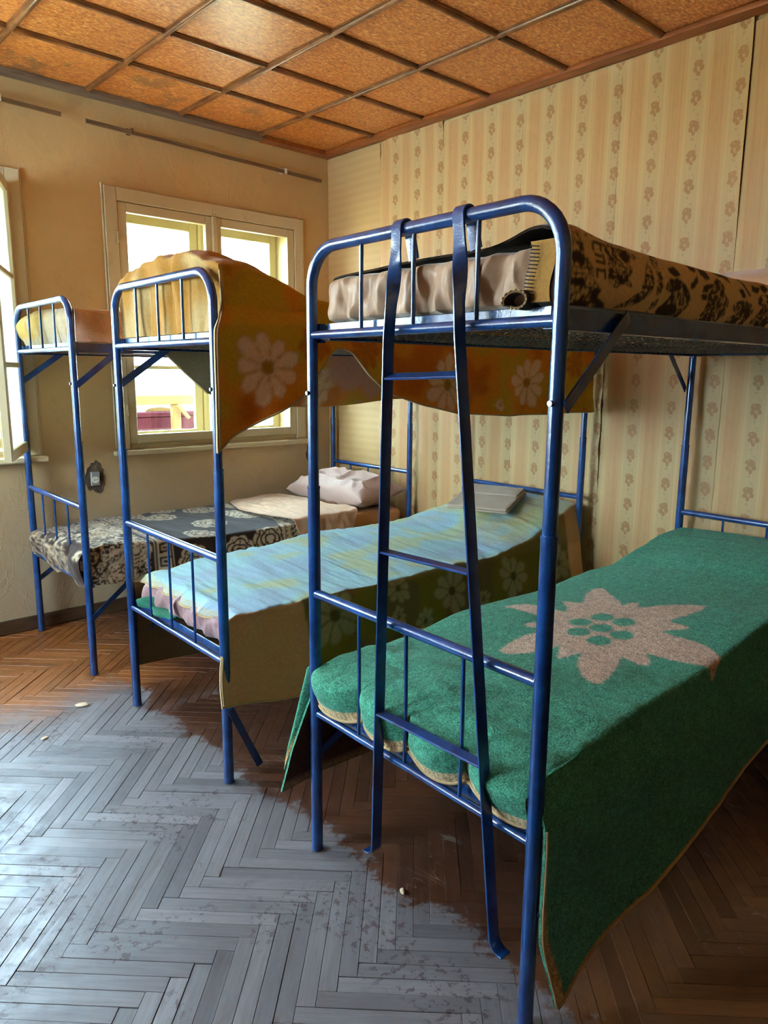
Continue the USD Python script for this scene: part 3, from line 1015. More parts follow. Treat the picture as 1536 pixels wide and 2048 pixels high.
def ladder_rail(ytop, ybot, out):
    P, Wv, Tv = [], [], []
    r = 0.0195
    # hook: from behind the rail over its top and down in front
    for z in (1.678, 1.71):
        P.append((r, ytop - .02 * (1.742 - z) / .08, z)); Wv.append((0, 1, 0)); Tv.append((1, 0, 0))
    for a in np.linspace(0, np.pi, 11):
        P.append((r * math.cos(a), ytop, ZT + r * math.sin(a) - .0)); Wv.append((0, 1, 0)); Tv.append((math.cos(a), 0, math.sin(a)))
    zs = np.r_[np.linspace(1.72, 1.56, 14), np.linspace(1.5, 0.24, 12)]
    for z in zs:
        y = ytop + (ybot - ytop) * (1.742 - z) / (1.742 - .2)
        tw = sstep(1.70, 1.57, z) * np.pi / 2
        x = -r - .016 * sstep(1.70, 1.5, z)
        P.append((x, y, z)); Wv.append((-math.sin(tw), math.cos(tw), 0)); Tv.append((-math.cos(tw), -math.sin(tw), 0))
    R = 0.030
    y0 = ybot; z0 = 0.205
    for a in np.linspace(0.15, 1.75, 8):
        P.append((-.0355, y0 + out * R * (1 - math.cos(a)), z0 - R * math.sin(a))); Wv.append((-1, 0, 0)); Tv.append((0, -out * math.cos(a), -math.sin(a) * 1.0))
    P = A(P, float)
    Tn = np.gradient(P, axis=0)
    Tn /= np.linalg.norm(Tn, axis=1, keepdims=True)
    Wv = A(Wv, float); Wv -= Tn * (Wv * Tn).sum(1, keepdims=True)
    Wv /= np.linalg.norm(Wv, axis=1, keepdims=True)
    return bar(P, Wv, np.cross(Tn, Wv), 0.032, 0.006)


obj('side_bar', ladder_rail(0.040, 0.078, 1), BLUE, ld, smooth=35)
obj('side_bar', ladder_rail(-0.150, -0.330, -1), BLUE, ld, smooth=35)
for zl_, zr_ in ((1.418, 1.424), (1.004, 1.012), (0.583, 0.592)):
    yl = 0.040 + 0.038 * (1.742 - zl_) / 1.542 - .004
    yr = -0.150 - 0.18 * (1.742 - zr_) / 1.542 + .004
    tw_ = A([1, 0, 0.45]) if zl_ > 1.3 else A([1, 0, 0.05])
    obj('rung', flat((-.0355, yl, zl_), (-.0355, yr, zr_), 0.030, 0.006, tw_), BLUE, ld)

# ================================================================== MATTRESSES AND BEDDING
def interp(t, *pts):
    p = A(pts, float)
    return np.interp(t, p[:, 0], p[:, 1])


def draped(ts, zt, hw, Ld, Rd, n, sig=2.5):
    """grid (nt, ns, 3): left hem (+y) -> over the top -> right hem (-y). zt(T, Y); Ld / Rd = (y(t), z(t)) or None"""
    nt = len(ts)
    nL, nT, nR = n
    cols = []
    if Ld is not None:
        z1 = zt(ts, np.full(nt, hw))
        for f in np.linspace(0, 1, nL, endpoint=False):
            cols.append(np.stack([ts, Ld[0] + (hw - Ld[0]) * f, Ld[1] + (z1 - Ld[1]) * f], -1))
    for y in np.linspace(hw, -hw, nT):
        cols.append(np.stack([ts, np.full(nt, y), zt(ts, np.full(nt, y))], -1))
    if Rd is not None:
        z1 = zt(ts, np.full(nt, -hw))
        for f in np.linspace(0, 1, nR + 1)[1:]:
            cols.append(np.stack([ts, -hw + (Rd[0] + hw) * f, z1 + (Rd[1] - z1) * f], -1))
    P = np.stack(cols, 1)
    return gaussian_filter1d(P, sig, axis=1, mode='nearest')


def wrinkle(P, amp, sc, seed, oct=3, mask=None):
    N = -grid_normals(P)
    q_ = P * A(sc)
    w = fbm(q_, oct, seed) - 0.5
    if mask is not None:
        w = w * mask
    return P + N * (amp * w)[..., None]


def flap(E, prof, hemz, bulge, hem, n=36):
    """foot flap sewn to the edge E (ns, 3) of the top: rows run from E outwards and down, prof = [(dx, drop fraction)...]; returned hem first"""
    ys = E[:, 1]
    prof = A(prof, float)
    k = np.linspace(0, 1, len(prof))
    f = np.linspace(0, 1, n)
    X, D = np.interp(f, k, prof[:, 0]), np.interp(f, k, prof[:, 1])
    X[1:], D[1:] = gaussian_filter1d(X, 1.6, mode='nearest')[1:], gaussian_filter1d(D, 1.6, mode='nearest')[1:]
    X -= X[0]; D -= D[0]
    D /= D[-1]
    w = sstep(0.12, 0.6, f)[:, None] * np.sin(np.pi * np.clip(f * .62 + .30, 0, 1))[:, None]
    Z = E[None, :, 2] + D[:, None] * (hemz + hem(ys) - E[:, 2])[None]
    P = np.stack([E[None, :, 0] + X[:, None] + w * bulge(ys)[None], np.broadcast_to(ys, (n, len(ys))), Z], -1)
    return P[::-1]


def rough(P, amp, sc, seed, oct=3):
    """wrinkle that leaves the sewn (last) row in place"""
    return wrinkle(P, amp, sc, seed, oct, np.linspace(1, 0, len(P))[:, None] ** .6)


def lobes(ys, ups, out, inn):
    e = np.r_[HW + .03, ups, -HW - .03]
    r = np.zeros_like(ys)
    for a, b_ in zip(e[:-1], e[1:]):
        f = np.clip((a - ys) / (a - b_), 0, 1)
        m = (ys <= a) & (ys >= b_)
        r = np.where(m, inn + (out - inn) * np.sin(np.pi * f) ** 0.6, r)
    return r


def inpoly(polys, u, v):
    m = np.zeros(u.shape, bool)
    for p in polys:
        m |= contains_xy(Polygon(p), u, v)
    return m


def soft(m, s=0.6):
    return gaussian_filter(m.astype(float), s)


def lerp(a, b, m):
    return a + (np.asarray(b) - a) * m[..., None]


def daisy(u, v, R, n, rot):
    r, th_ = np.hypot(u, v), np.arctan2(v, u)
    c = np.abs(np.cos(n / 2 * (th_ - rot)))
    rad = R * (0.55 + 0.45 * c ** 0.55) * (0.92 + 0.12 * np.sin(3 * th_ + rot))
    pet = (r < rad)
    crease = (c < 0.34 * (1.15 - r / R)) & (r > 0.22 * R)
    return pet & ~crease, r < 0.2 * R, pet


def rose(u, v, R, seed):
    """cream petals split by dark curved lines"""
    r, th_ = np.hypot(u, v), np.arctan2(v, u)
    out = r < R * (0.88 + 0.12 * np.abs(np.sin(4.5 * th_ + seed)))
    ln = np.zeros(u.shape, bool)
    for k, (rr, n) in enumerate(((0.26, 3), (0.48, 4), (0.72, 5))):
        rk = R * rr * (1 + 0.22 * np.abs(np.sin(n / 2 * th_ + seed + k)) - .1)
        ln |= np.abs(r - rk) < R * 0.05
        spoke = np.abs(np.sin(n / 2 * (th_) + seed + k)) < 0.10 / np.maximum(r / R, .15) * 0.6
        ln |= spoke & (r > rk) & (r < rk + R * 0.26)
    return out & ~ln


def tangle(u, v, f=1 / .011, seed=0, lo=0.07):
    a = fbm(np.stack([u * f, v * f, u * 0 + seed], -1), 2, seed)
    b = fbm(np.stack([u * f * .8 + 7, v * f * .8, u * 0 + seed + 3], -1), 2, seed + 4)
    return (np.abs(a - .5) < lo) | (np.abs(b - .5) < lo * .7)


def bed_cloth(name, parent, P, C, mat, th=0.006, back=(.3, .2, .12), rim=None, stride=3, flip=False, **kw):
    g_, col = cloth(P, C, th, back, rim, stride, flip)
    return obj(name, g_, mat, parent, smooth=True, col=col, **kw)


def merge_cloth(name, parent, sheets, mat, **kw):
    b = MB(); cc = []
    for P, C, th, back, rim, stride, flip in sheets:
        g_, col = cloth(P, C, th, back, rim, stride, flip)
        b.add(*g_); cc.append(col)
    return obj(name, b.get(), mat, parent, smooth=True, col=np.vstack(cc), **kw)


def hem_tube(name, parent, pts, r, mat, **kw):
    return obj(name, tube(pts, r, 6), mat, parent, smooth=True, **kw)


def const(P, c):
    return np.broadcast_to(A(c, float), P.shape).copy()


def mattress(i, z0, z1, name, label, color, mat, fold=0.0, fold_freq=70, x0=0.024, hw=0.352, rr=0.04):
    t = in_bed(name, i, label, 'mattress')
    m = rbox((x0, -hw, z0), (L - .03, hw, z1), rr, (60, 190, 16))
    v = m.vertices.copy()
    if fold:
        w = sstep(0.20, 0.02, v[:, 0])
        hgt = (v[:, 2] - z0) / (z1 - z0)
        ph = v[:, 1] * fold_freq + 3.2 * hgt + 3 * fbm(np.c_[v[:, 1] * 6, v[:, 1] * 0, v[:, 2] * 3], 2, 3)
        dsp = np.sin(ph) * fold * w * (0.4 + 0.9 * noise(np.c_[v[:, 1] * 9 + 5, v[:, 2] * 8, v[:, 0] * 0], 4))
        v[:, 0] += dsp * .8 + fold * 1.6 * (np.abs(fbm(v * A([5, 26, 9]), 3, 8) - .5) * 2 - .3) * w
    v += (fbm(v * 9, 2, 2) - .5)[:, None] * 0.004
    m.vertices = v
    cols = np.broadcast_to(A(color), (len(v), 3)) * (1 + .0 * v[:, :1])
    obj('sheet_cover', m, mat, t, smooth=True, col=cols)
    return t


mattress(0, ZU + .030, 1.668, 'mattress', 'mattress in shiny beige gathered sheet on the nearest upper bunk', lin('#b39074'), SATIN, 0.013, 62, x0=.018, hw=.366, rr=.026)
mattress(0, ZB + .030, 0.585, 'mattress', 'mattress hidden under the green edelweiss blanket', lin('#c9b9a6'), COTTON, x0=.06)
mattress(1, ZU + .030, 1.64, 'mattress', 'mattress hidden under the orange flowered blanket', lin('#c9a070'), COTTON, x0=.07)
mattress(1, ZB + .030, 0.578, 'mattress', 'mattress in wrinkled pink satin on the middle lower bunk', lin('#94706e'), SATIN, 0.013, 46)
mattress(2, ZU + .030, 1.66, 'mattress', 'mattress hidden under the yellow blanket on the far upper bunk', lin('#c9a070'), COTTON, x0=.07)
mattress(2, ZB + .030, 0.58, 'mattress', 'mattress in peach sheet on the far lower bunk', lin('#c08a5c'), COTTON, hw=0.375, x0=.06)

UPS = A([0.198, 0.008, -0.192])
# ------------------------------------------------------------------ green blanket, near lower bunk
gb = in_bed('blanket', 0, 'green terry blanket with a large beige edelweiss on the near lower bunk', 'blanket')
GREEN, STAR, TAN = lin('#478a6d'), lin('#c4a48c'), lin('#b8935e')
STARP = [[0.94, 0.144], [1.042, 0.206], [1.122, 0.228], [1.15, 0.205], [1.078, 0.118], [1.002, 0.039], [0.977, 0.02], [1.011, 0.019], [1.051, -0.001], [0.99, -0.03], [1.023, -0.057], [1.092, -0.094], [1.13, -0.143], [1.15, -0.184], [1.098, -0.192], [1.018, -0.187], [0.949, -0.166], [0.937, -0.179], [0.944, -0.229], [0.922, -0.238], [0.896, -0.208], [0.86, -0.187], [0.858, -0.235], [0.865, -0.292], [0.856, -0.343], [0.827, -0.385], [0.766, -0.433], [0.753, -0.431], [0.753, -0.388], [0.734, -0.337], [0.718, -0.287], [0.714, -0.227], [0.674, -0.261], [0.651, -0.27], [0.635, -0.247], [0.643, -0.208], [0.644, -0.189], [0.57, -0.221], [0.494, -0.245], [0.451, -0.25], [0.438, -0.235], [0.453, -0.195], [0.498, -0.144], [0.536, -0.121], [0.58, -0.1], [0.563, -0.095], [0.526, -0.085], [0.502, -0.074], [0.542, -0.049], [0.577, -0.027], [0.546, -0.022], [0.489, 0.004], [0.448, 0.028], [0.427, 0.054], [0.433, 0.08], [0.459, 0.089], [0.525, 0.099], [0.573, 0.093], [0.603, 0.08], [0.636, 0.106], [0.622, 0.133], [0.629, 0.151], [0.652, 0.149], [0.673, 0.127], [0.717, 0.145], [0.72, 0.188], [0.72, 0.253], [0.714, 0.304], [0.756, 0.3], [0.799, 0.276], [0.807, 0.223], [0.809, 0.168], [0.806, 0.119], [0.842, 0.141], [0.9, 0.204], [0.912, 0.18], [0.915, 0.15]]
DOTS = [[0.84, 0.004], [0.85, -0.067], [0.767, -0.112], [0.688, -0.086], [0.697, -0.007], [0.762, 0.031], [0.766, -0.041]]
ts = np.linspace(0.0, 2.03, 330)


def g_top(t, y):
    zr = interp(t, (0, .592), (.05, .602), (.3, .612), (.65, .64), (1.05, .682), (1.35, .705), (1.6, .745), (1.9, .775), (2.03, .765))
    zl = interp(t, (0, .592), (.05, .603), (.24, .612), (.55, .634), (1.1, .642), (1.45, .655), (1.65, .695), (1.85, .735), (2.03, .735))
    f = np.clip((y + .4) / .8, 0, 1)
    z = zr * (1 - f) + zl * f
    return z - 0.012 * np.exp(-((t - 1.5) / .07) ** 2) + .010 * np.cos(y * 3.9) + 0.006 * np.sin(t * 9 + y * 5)


ts_s = gaussian_filter1d(ts, 1)
Rz = interp(ts, (0, .05), (.05, .05), (.2, .125), (.415, .163), (.797, .258), (1.06, .318), (1.6, .40), (2.03, .45))
Rz = gaussian_filter1d(Rz, 6, mode='nearest')
Ry = interp(ts, (0, -.452), (.3, -.45), (1.0, -.44), (2.03, -.43)) + .008 * np.sin(ts * 8)
Lz = interp(ts, (0, .20), (.1, .215), (.3, .21), (1.0, .16), (2.03, .18))
Ly = interp(ts, (0, .452), (.5, .44), (2.03, .44)) + .01 * np.sin(ts * 7)
P = draped(ts, g_top, 0.392, (Ly, Lz), (Ry, Rz), (56, 132, 84), 2.0)
nL = 56
dep = np.clip(g_top(ts, 0)[:, None] - P[..., 2], 0, 1)
side_r = (np.arange(P.shape[1]) > nL + 131)[None] * np.ones((len(ts), 1))
# the foot corners swing out past the post, the left one with the fold seen left of the post
ridge = interp(P[..., 2], (.187, -.098), (.33, -.069), (.474, -.022), (.56, .012), (.6, .02))
isl = (np.arange(P.shape[1]) < nL - 3)[None] * np.ones((len(ts), 1))
P[..., 0] += isl * (ridge - 0.0) * np.exp(-ts[:, None] / .10) * sstep(.60, .52, P[..., 2])
P[..., 0] = np.where((isl < .5) & (side_r < .5), P[..., 0] + .034 * np.exp(-ts[:, None] / .2), P[..., 0])
P[..., 0] += side_r * 0.04 * sstep(.25, .05, P[..., 2]) * np.exp(-ts[:, None] / .1)
P[..., 1] = np.where(side_r > .5, np.minimum(P[..., 1], -.392 - .04 * sstep(.60, .48, P[..., 2])), P[..., 1])
topm = (1 - isl) * (1 - side_r)
P = wrinkle(P, 0.030, (5, 2.2, 2.2), 21, 3, 0.25 + 0.75 * topm * sstep(.9, .1, ts)[:, None])
P = wrinkle(P, 0.016, (22, 7, 7), 22, 2, (0.35 + .65 * topm * sstep(0.6, 0.1, ts)[:, None]))
T, Y = P[..., 0], P[..., 1]
S_y = np.where(side_r > .5, -.392 - np.clip(g_top(ts, -.392)[:, None] - P[..., 2], 0, 1), Y)
star = soft(inpoly([STARP], T, S_y), .5)
C = const(P, GREEN)
C = lerp(C, STAR, star)
for k, (a, b_) in enumerate(DOTS):
    u, v = T - a, Y - b_
    u2, v2 = (u + v) * .707, (v - u) * .707
    C = lerp(C, GREEN, soft(((u2 / .030) ** 2 + (v2 / .036) ** 2) < 1, .5))
wb = interp(P[..., 2], (.05, .034), (.2, .026), (.40, 0.0))
C = lerp(C, TAN, soft((side_r > .5) & (T - np.min(T, 0) < wb + 0 * T) & (P[..., 2] < .43), .5))
hemd = np.zeros(P.shape[:2]); hemd[:, -2:] = 1; hemd[:, :2] = 1
C = lerp(C, TAN, hemd)
bk = const(P, lin('#4a2a1a')); bk[:, :5] = lin('#8a6a45'); bk[:, -5:] = lin('#8a6a45')
Pm = P
E0 = P[0, nL:nL + 132]
ysf = E0[:, 1]
Pf = flap(E0, [(0, 0), (-.014, .02), (-.028, .10), (-.030, .32), (-.030, .66), (-.022, 1.0)], .478, lambda y: lobes(y, UPS, -.052, .016), lambda y: lobes(y, UPS, -.012, .022))
Pf = rough(Pf, 0.014, (20, 9, 14), 25, 3)
Cf = const(Pf, GREEN); Cf[:6] = TAN
seam = (np.sin(ysf * 420) > .1)
Cf[1:6, seam] = lin('#cdb590')
# corner fold left of the post
v_ = np.linspace(0, 1, 30)[:, None]; u_ = np.linspace(0, 1, 16)[None]
zr_ = .57 - v_ * .30
rx = interp(zr_, (.187, -.098), (.33, -.069), (.474, -.022), (.56, .012), (.6, .02))
zin = .575 - v_ * .145
Pc = np.stack([rx * (1 - u_) - .004 * u_ - .012 * np.sin(np.pi * u_), .453 * (1 - u_) + .421 * u_ + 0 * v_, zr_ * (1 - u_) + zin * u_], -1)[::-1]
Pc = np.ascontiguousarray(Pc)
Cc = const(Pc, GREEN * .9); Cc[:4] = TAN
merge_cloth('cloth', gb, [(Pm, C, .007, bk, GREEN, 3, False), (Pf, Cf, .007, lin('#6b4a30'), GREEN, 3, False), (Pc, Cc, .006, lin('#4a2a1a'), lin('#3f9a80'), 2, False)], TERRY)
hem_tube('hem', gb, Pm[2:-1:3, -1] + A([0, 0, -.002]), .0052, HEMC, label='tan stitched hem along the hanging side')
hem_tube('hem', gb, Pm[1:-1:4, 0], .005, HEMC)
hem_tube('hem', gb, Pf[0, ::3], .0055, HEMC, label='pale tan hem hanging at the foot end')
hem_tube('hem', gb, Pm[1, -70:, :][::4] + A([-.002, -.001, 0]), .0035, HEMC)

# ------------------------------------------------------------------ brown blanket, near upper bunk
nb = in_bed('blanket', 0, 'tan and dark brown patterned blanket on the nearest upper bunk', 'blanket')
ts = np.r_[np.linspace(0.046, 1.15, 330), np.linspace(1.16, 2.0, 60)]


def n_top(t, y):
    z = interp(t, (0, 1.672), (.05, 1.676), (.11, 1.690), (.25, 1.690), (.4, 1.682), (.75, 1.670), (1.4, 1.672), (2.0, 1.67)) + 0 * y
    return z + .040 * np.exp(-((y + .30) / .065) ** 2 - ((t - .07) / .10) ** 2) + .006 * np.cos(y * 4)


Rz = interp(ts, (0, 1.552), (.3, 1.556), (.5, 1.552), (2, 1.552)) + 0 * ts
Lz = np.full(len(ts), 1.652)
P = draped(ts, n_top, 0.366, (np.full(len(ts), .372), Lz), (np.full(len(ts), -.366), Rz), (14, 70, 46), 3.0)
nl = 14 + 70
sidm = sstep(nl - 6, nl + 4, np.arange(P.shape[1]))[None] * np.ones((len(ts), 1))
P[..., 1] -= sidm * 0.016 * np.sin(np.pi * np.clip((P[..., 2] - 1.545) / .125, 0, 1))
P = wrinkle(P, 0.010, (5, 4, 9), 31, 3)
NP = {
    'beast': [(0.157, 1.682), (0.19, 1.683), (0.24, 1.677), (0.27, 1.676), (0.294, 1.669), (0.263, 1.654), (0.256, 1.646), (0.265, 1.641), (0.256, 1.63), (0.259, 1.603), (0.223, 1.608), (0.21, 1.597), (0.195, 1.598), (0.175, 1.607), (0.17, 1.63), (0.18, 1.651), (0.175, 1.671)],
    'leaf': [(0.33, 1.661), (0.343, 1.651), (0.346, 1.61), (0.314, 1.582), (0.274, 1.566), (0.21, 1.559), (0.252, 1.578), (0.291, 1.597), (0.308, 1.629)],
    's1': [(0.333, 1.69), (0.384, 1.69), (0.374, 1.66), (0.386, 1.619), (0.372, 1.601), (0.356, 1.594), (0.358, 1.639), (0.348, 1.668)],
    's2': [(0.371, 1.592), (0.37, 1.578), (0.338, 1.556), (0.347, 1.582)],
    'l1': [(0.414, 1.658), (0.443, 1.662), (0.466, 1.648), (0.441, 1.639), (0.419, 1.647)],
    'r1': [(0.392, 1.619), (0.413, 1.634), (0.453, 1.638), (0.478, 1.629), (0.512, 1.596), (0.499, 1.58), (0.465, 1.553), (0.384, 1.552), (0.372, 1.564), (0.403, 1.586), (0.417, 1.604), (0.393, 1.611)],
    'l2': [(0.552, 1.671), (0.578, 1.673), (0.605, 1.654), (0.583, 1.645), (0.558, 1.656)],
    'r2': [(0.551, 1.608), (0.566, 1.633), (0.611, 1.64), (0.642, 1.655), (0.669, 1.641), (0.669, 1.622), (0.69, 1.605), (0.686, 1.573), (0.647, 1.553), (0.548, 1.55), (0.582, 1.582), (0.585, 1.598), (0.559, 1.599)],
    'l3': [(0.745, 1.638), (0.768, 1.638), (0.786, 1.621), (0.765, 1.616)],
    'r3': [(0.714, 1.597), (0.744, 1.61), (0.796, 1.612), (0.83, 1.601), (0.827, 1.581), (0.793, 1.55), (0.684, 1.548), (0.736, 1.579), (0.719, 1.587)],
    't1': [(0.502, 1.672), (0.546, 1.67), (0.535, 1.659), (0.51, 1.661)], 't2': [(0.625, 1.672), (0.695, 1.669), (0.707, 1.647), (0.669, 1.66), (0.641, 1.661)],
    't3': [(0.825, 1.654), (0.874, 1.651), (0.853, 1.636), (0.821, 1.64)], 't4': [(0.769, 1.666), (0.812, 1.626), (0.801, 1.626), (0.758, 1.665)], 't5': [(0.506, 1.631), (0.542, 1.655), (0.54, 1.634), (0.505, 1.616)]}
TANG = [(0.0, 1.70), (0.09, 1.70), (0.104, 1.671), (0.099, 1.655), (0.126, 1.636), (0.124, 1.61), (0.154, 1.59), (0.145, 1.579), (0.18, 1.565), (0.19, 1.54), (0.0, 1.54)]
T = P[..., 0] + 0 * P[..., 2]
over = np.clip(P[..., 1] + .366, 0, 2)           # distance onto the top
V = np.where(over > 0.004, 1.672 + over, P[..., 2])
LT, DK = lin('#e6ba7c'), lin('#38230f')
wob = A([0.004, 0.004])
Tw = T + .006 * (fbm(np.stack([T * 60, V * 60, T * 0], -1), 2, 1) - .5)
Vw = V + .006 * (fbm(np.stack([T * 60 + 9, V * 60, T * 0], -1), 2, 2) - .5)
C = const(P, LT)
lines = tangle(Tw, Vw, 1 / .012, 3, .06)
roses_m = inpoly([NP[k] for k in ('r1', 'r2', 'r3')] + [[(a + .46, b_) for a, b_ in NP[k]] for k in ('r1', 'r2', 'r3')], Tw, Vw)
veins = tangle(Tw, Vw, 1 / .022, 8, .030)
solid = inpoly([NP[k] for k in ('l1', 'l2', 'l3', 't1', 't2', 't3', 't4', 't5')] + [[(a + .46, b_) for a, b_ in NP[k]] for k in ('l1', 'l2', 'l3', 't1', 't2', 't3')], Tw, Vw)
figs = inpoly([NP[k] for k in ('beast', 'leaf', 's1', 's2')], Tw, Vw)
tg = inpoly([TANG], Tw, Vw)
dark = (roses_m & ~veins) | solid | (figs & ~tangle(Tw, Vw, 1 / .012, 5, .042)) | (tg & (lines | (noise(np.stack([T * 45, V * 45, T * 0], -1), 6) > .62)))
# the top carries more roses
for k in range(9):
    u0, v0 = .2 + .24 * (k % 8), 1.672 + .14 + .3 * (k % 2)
    dark |= rose(T - u0, V - v0, .11, k) & (V > 1.69)
dark |= (V > 1.69) & (V < 1.76) & tangle(Tw, Vw, 1 / .02, 9, .08) & (T < .12)
# letters reading down the side: C, П, C, turned a quarter to the right


def letter_mask(u, v, kind, w=.033, h=.020, s=.0062):
    """u along t, v along height, centred; the letter is turned a quarter to the right"""
    a, b_ = u / w, v / h             # a: letter's height (top to the right), b: letter's width (left = up)
    inside = (np.abs(a) < .5) & (np.abs(b_) < .5)
    sa, sb = s / w, s * .9 / h
    if kind == 'C':
        r = np.maximum((np.abs(a) - .5 + sa), 0) > 0
        return inside & ((b_ > .5 - sb * 1.2) | r)
    return inside & ((a > .5 - sa * .8) | (b_ > .5 - sb * 1.1) | (b_ < -.5 + sb * 1.1))


for zc, kind in ((1.674, 'C'), (1.650, 'П'), (1.622, 'C')):
    dark |= letter_mask(T - .147 - (.004 if kind == 'П' else 0), V - zc, kind)
C = lerp(C, DK, soft(dark, .55))
edge = np.zeros(P.shape[:2]); edge[:2] = 1
C = lerp(C, DK, edge)
bed_cloth('cloth', nb, P, C, WOOL, .005, DK * .8, DK * .7)
# its end folds down at the near foot corner, edged with dark blanket stitch
ysf = np.linspace(-.318, -.372, 12)
Pf = np.stack([np.full((24, 12), .003) + .006 * np.sin(np.linspace(0, 3, 24))[:, None], np.broadcast_to(ysf, (24, 12)) + .006 * np.sin(np.linspace(0, 6, 24))[:, None], np.broadcast_to(np.linspace(1.560, 1.672, 24)[:, None], (24, 12))], -1)
fold_m = bed_cloth('folded_end', nb, np.ascontiguousarray(Pf), const(Pf, lin('#a87a3c')), WOOL, .006, DK, DK, 2, False, label='ochre folded end with dark blanket stitching')
b = MB()
for k, z in enumerate(np.linspace(1.568, 1.662, 15)):
    yo_ = .006 * math.sin((z - 1.56) / .112 * 6)
    b.add(*flat((.0000, -.318 + yo_, z + .002), (.0000, -.338 + yo_, z - .001), .0022, .002, (0, 0, 1)))
obj('stitches', b.get(), BLACK, fold_m, kind='stuff')
a_ = np.linspace(-.4, 5.4, 30)
rollp = np.stack([.004 + 0 * a_, -.300 + .034 * np.cos(a_) * (1 - a_ * .06), 1.565 + .022 * np.sin(a_) * (1 - a_ * .05)], -1)
Pr = np.stack([rollp + A([dx, 0, 0]) for dx in np.linspace(-.014, .05, 8)], 0)
bed_cloth('rolled_corner', nb, Pr, const(Pr, DK), WOOL, .005, DK * .7, lin('#6d5232'), 2, False, label='dark rolled corner with pale stitches')
b = MB()
for k in range(1, 29, 2):
    p0, p1 = rollp[k], rollp[min(k + 1, 29)]
    b.add(*flat(p0 + A([-.0155, 0, 0]), p1 + A([-.0155, 0, 0]), .003, .003, (0, 0, 1)))
obj('edge_stitches', b.get(), HEMC, nb, kind='stuff')


def pillow(name, i, cen, size, label, color, mat, yaw=0.0, tilt=0.0, wr=.012, seed=1):
    t = in_bed(name, i, label, 'pillow')
    n = 64
    u, v = np.meshgrid(np.linspace(-1, 1, n), np.linspace(-1, 1, n), indexing='ij')
    pr = (np.clip(1 - np.abs(u) ** 3.2, 0, 1) * np.clip(1 - np.abs(v) ** 3.2, 0, 1)) ** .55
    pin = 1 - .05 * (1 - np.abs(u)) * np.abs(v) ** 6
    X, Yy = u * size[0] / 2 * (1 - .06 * (1 - v ** 2) * np.abs(u) ** 8), v * size[1] / 2 * (1 - .05 * (1 - u ** 2) * np.abs(v) ** 8)
    b = MB(); cc = []
    for s in (1, -1):
        Zz = s * pr * size[2] / 2 * (1.0 if s > 0 else .75)
        Pq = np.stack([X, Yy, Zz], -1)
        w = (fbm(Pq * A([7, 9, 5]), 3, seed) - .5) * wr * pr + wr * .7 * pr * (1 - np.abs(noise(Pq * A([14, 10, 8]), seed + 5) * 2 - 1)) ** 3
        Pq[..., 2] += s * w
        f = grid_faces(n, n)
        b.add(Pq.reshape(-1, 3), f if s > 0 else f[:, ::-1])
    Vv, Ff = b.get()
    m = trimesh.Trimesh(Vv, Ff, process=False)
    m.merge_vertices(digits_vertex=6)
    R = trimesh.transformations.rotation_matrix(yaw, [0, 0, 1]) @ trimesh.transformations.rotation_matrix(tilt, [0, 1, 0])
    m.apply_transform(R)
    m.apply_translation(cen)
    obj('case', m, mat, t, smooth=True, col=np.broadcast_to(A(color), (len(m.vertices), 3)))
    return t


pillow('pillow', 0, (1.78, -.02, 1.745), (.44, .66, .14), 'peach pillow at the wall end of the nearest upper bunk', lin('#c79a72'), COTTON, .05, -.12, seed=3)

# ------------------------------------------------------------------ orange flowered blanket, middle upper bunk
ob = in_bed('blanket', 1, 'bright orange flowered blanket hanging over the side of the middle upper bunk', 'blanket')
ts = np.linspace(0.030, 2.04, 300)


def o_top(t, y):
    f = np.clip((y + .4) / .8, 0, 1)
    edge_z = interp(t, (0, 1.752), (.136, 1.742), (.25, 1.713), (.371, 1.674), (.5, 1.660), (2.1, 1.655))
    mid_z = interp(t, (0, 1.822), (.08, 1.838), (.2, 1.81), (.35, 1.73), (.5, 1.69), (.8, 1.668), (2.1, 1.66))
    return edge_z + (mid_z - edge_z) * np.clip(np.sin(np.pi * np.clip(f * .92 + .02, 0, 1)), 0, 1) ** .7 + 0.0 * f


Rz = interp(ts, (0, 1.128), (.04, 1.165), (.064, 1.207), (.161, 1.269), (.241, 1.309), (.324, 1.35), (.411, 1.445), (.456, 1.512), (.523, 1.505), (.593, 1.42), (.691, 1.355), (.875, 1.30), (1.077, 1.263), (1.4, 1.243), (2.04, 1.243))
Rz = gaussian_filter1d(Rz, 2.0, mode='nearest')
Ry = interp(ts, (0, -.436), (.3, -.452), (.45, -.425), (.6, -.44), (1.0, -.45), (2.04, -.442)) + .006 * np.sin(ts * 21)
Lz = interp(ts, (0, 1.60), (.2, 1.5), (.395, 1.33), (.6, 1.285), (.8, 1.265), (1.0, 1.254), (1.24, 1.268), (1.48, 1.289), (2.04, 1.29))
Ly = interp(ts, (0, .40), (.2, .405), (.5, .43), (2.04, .43)) + .008 * np.sin(ts * 9)
P = draped(ts, o_top, 0.392, (Ly, Lz), (Ry, Rz), (54, 110, 72), 2.4)
ir = (np.arange(P.shape[1]) > 54 + 108)[None] * np.ones((len(ts), 1))
dpt = np.clip((1.66 - P[..., 2]) / .45, 0, 1)
P[..., 0] -= ir * .056 * np.exp(-ts[:, None] / .12) * sstep(0.02, .25, dpt)
T0 = P[..., 0].copy()
P[..., 1] = np.where(ir > .5, np.minimum(P[..., 1], -.392 - .044 * sstep(1.66, 1.57, P[..., 2])), P[..., 1])
P[..., 1] += ir * (.020 * np.sin(T0 * 17 + 1.0) * dpt + .020 * np.exp(-((T0 - .40) / .05) ** 2 - ((P[..., 2] - 1.585) / .03) ** 2) * 1.6)
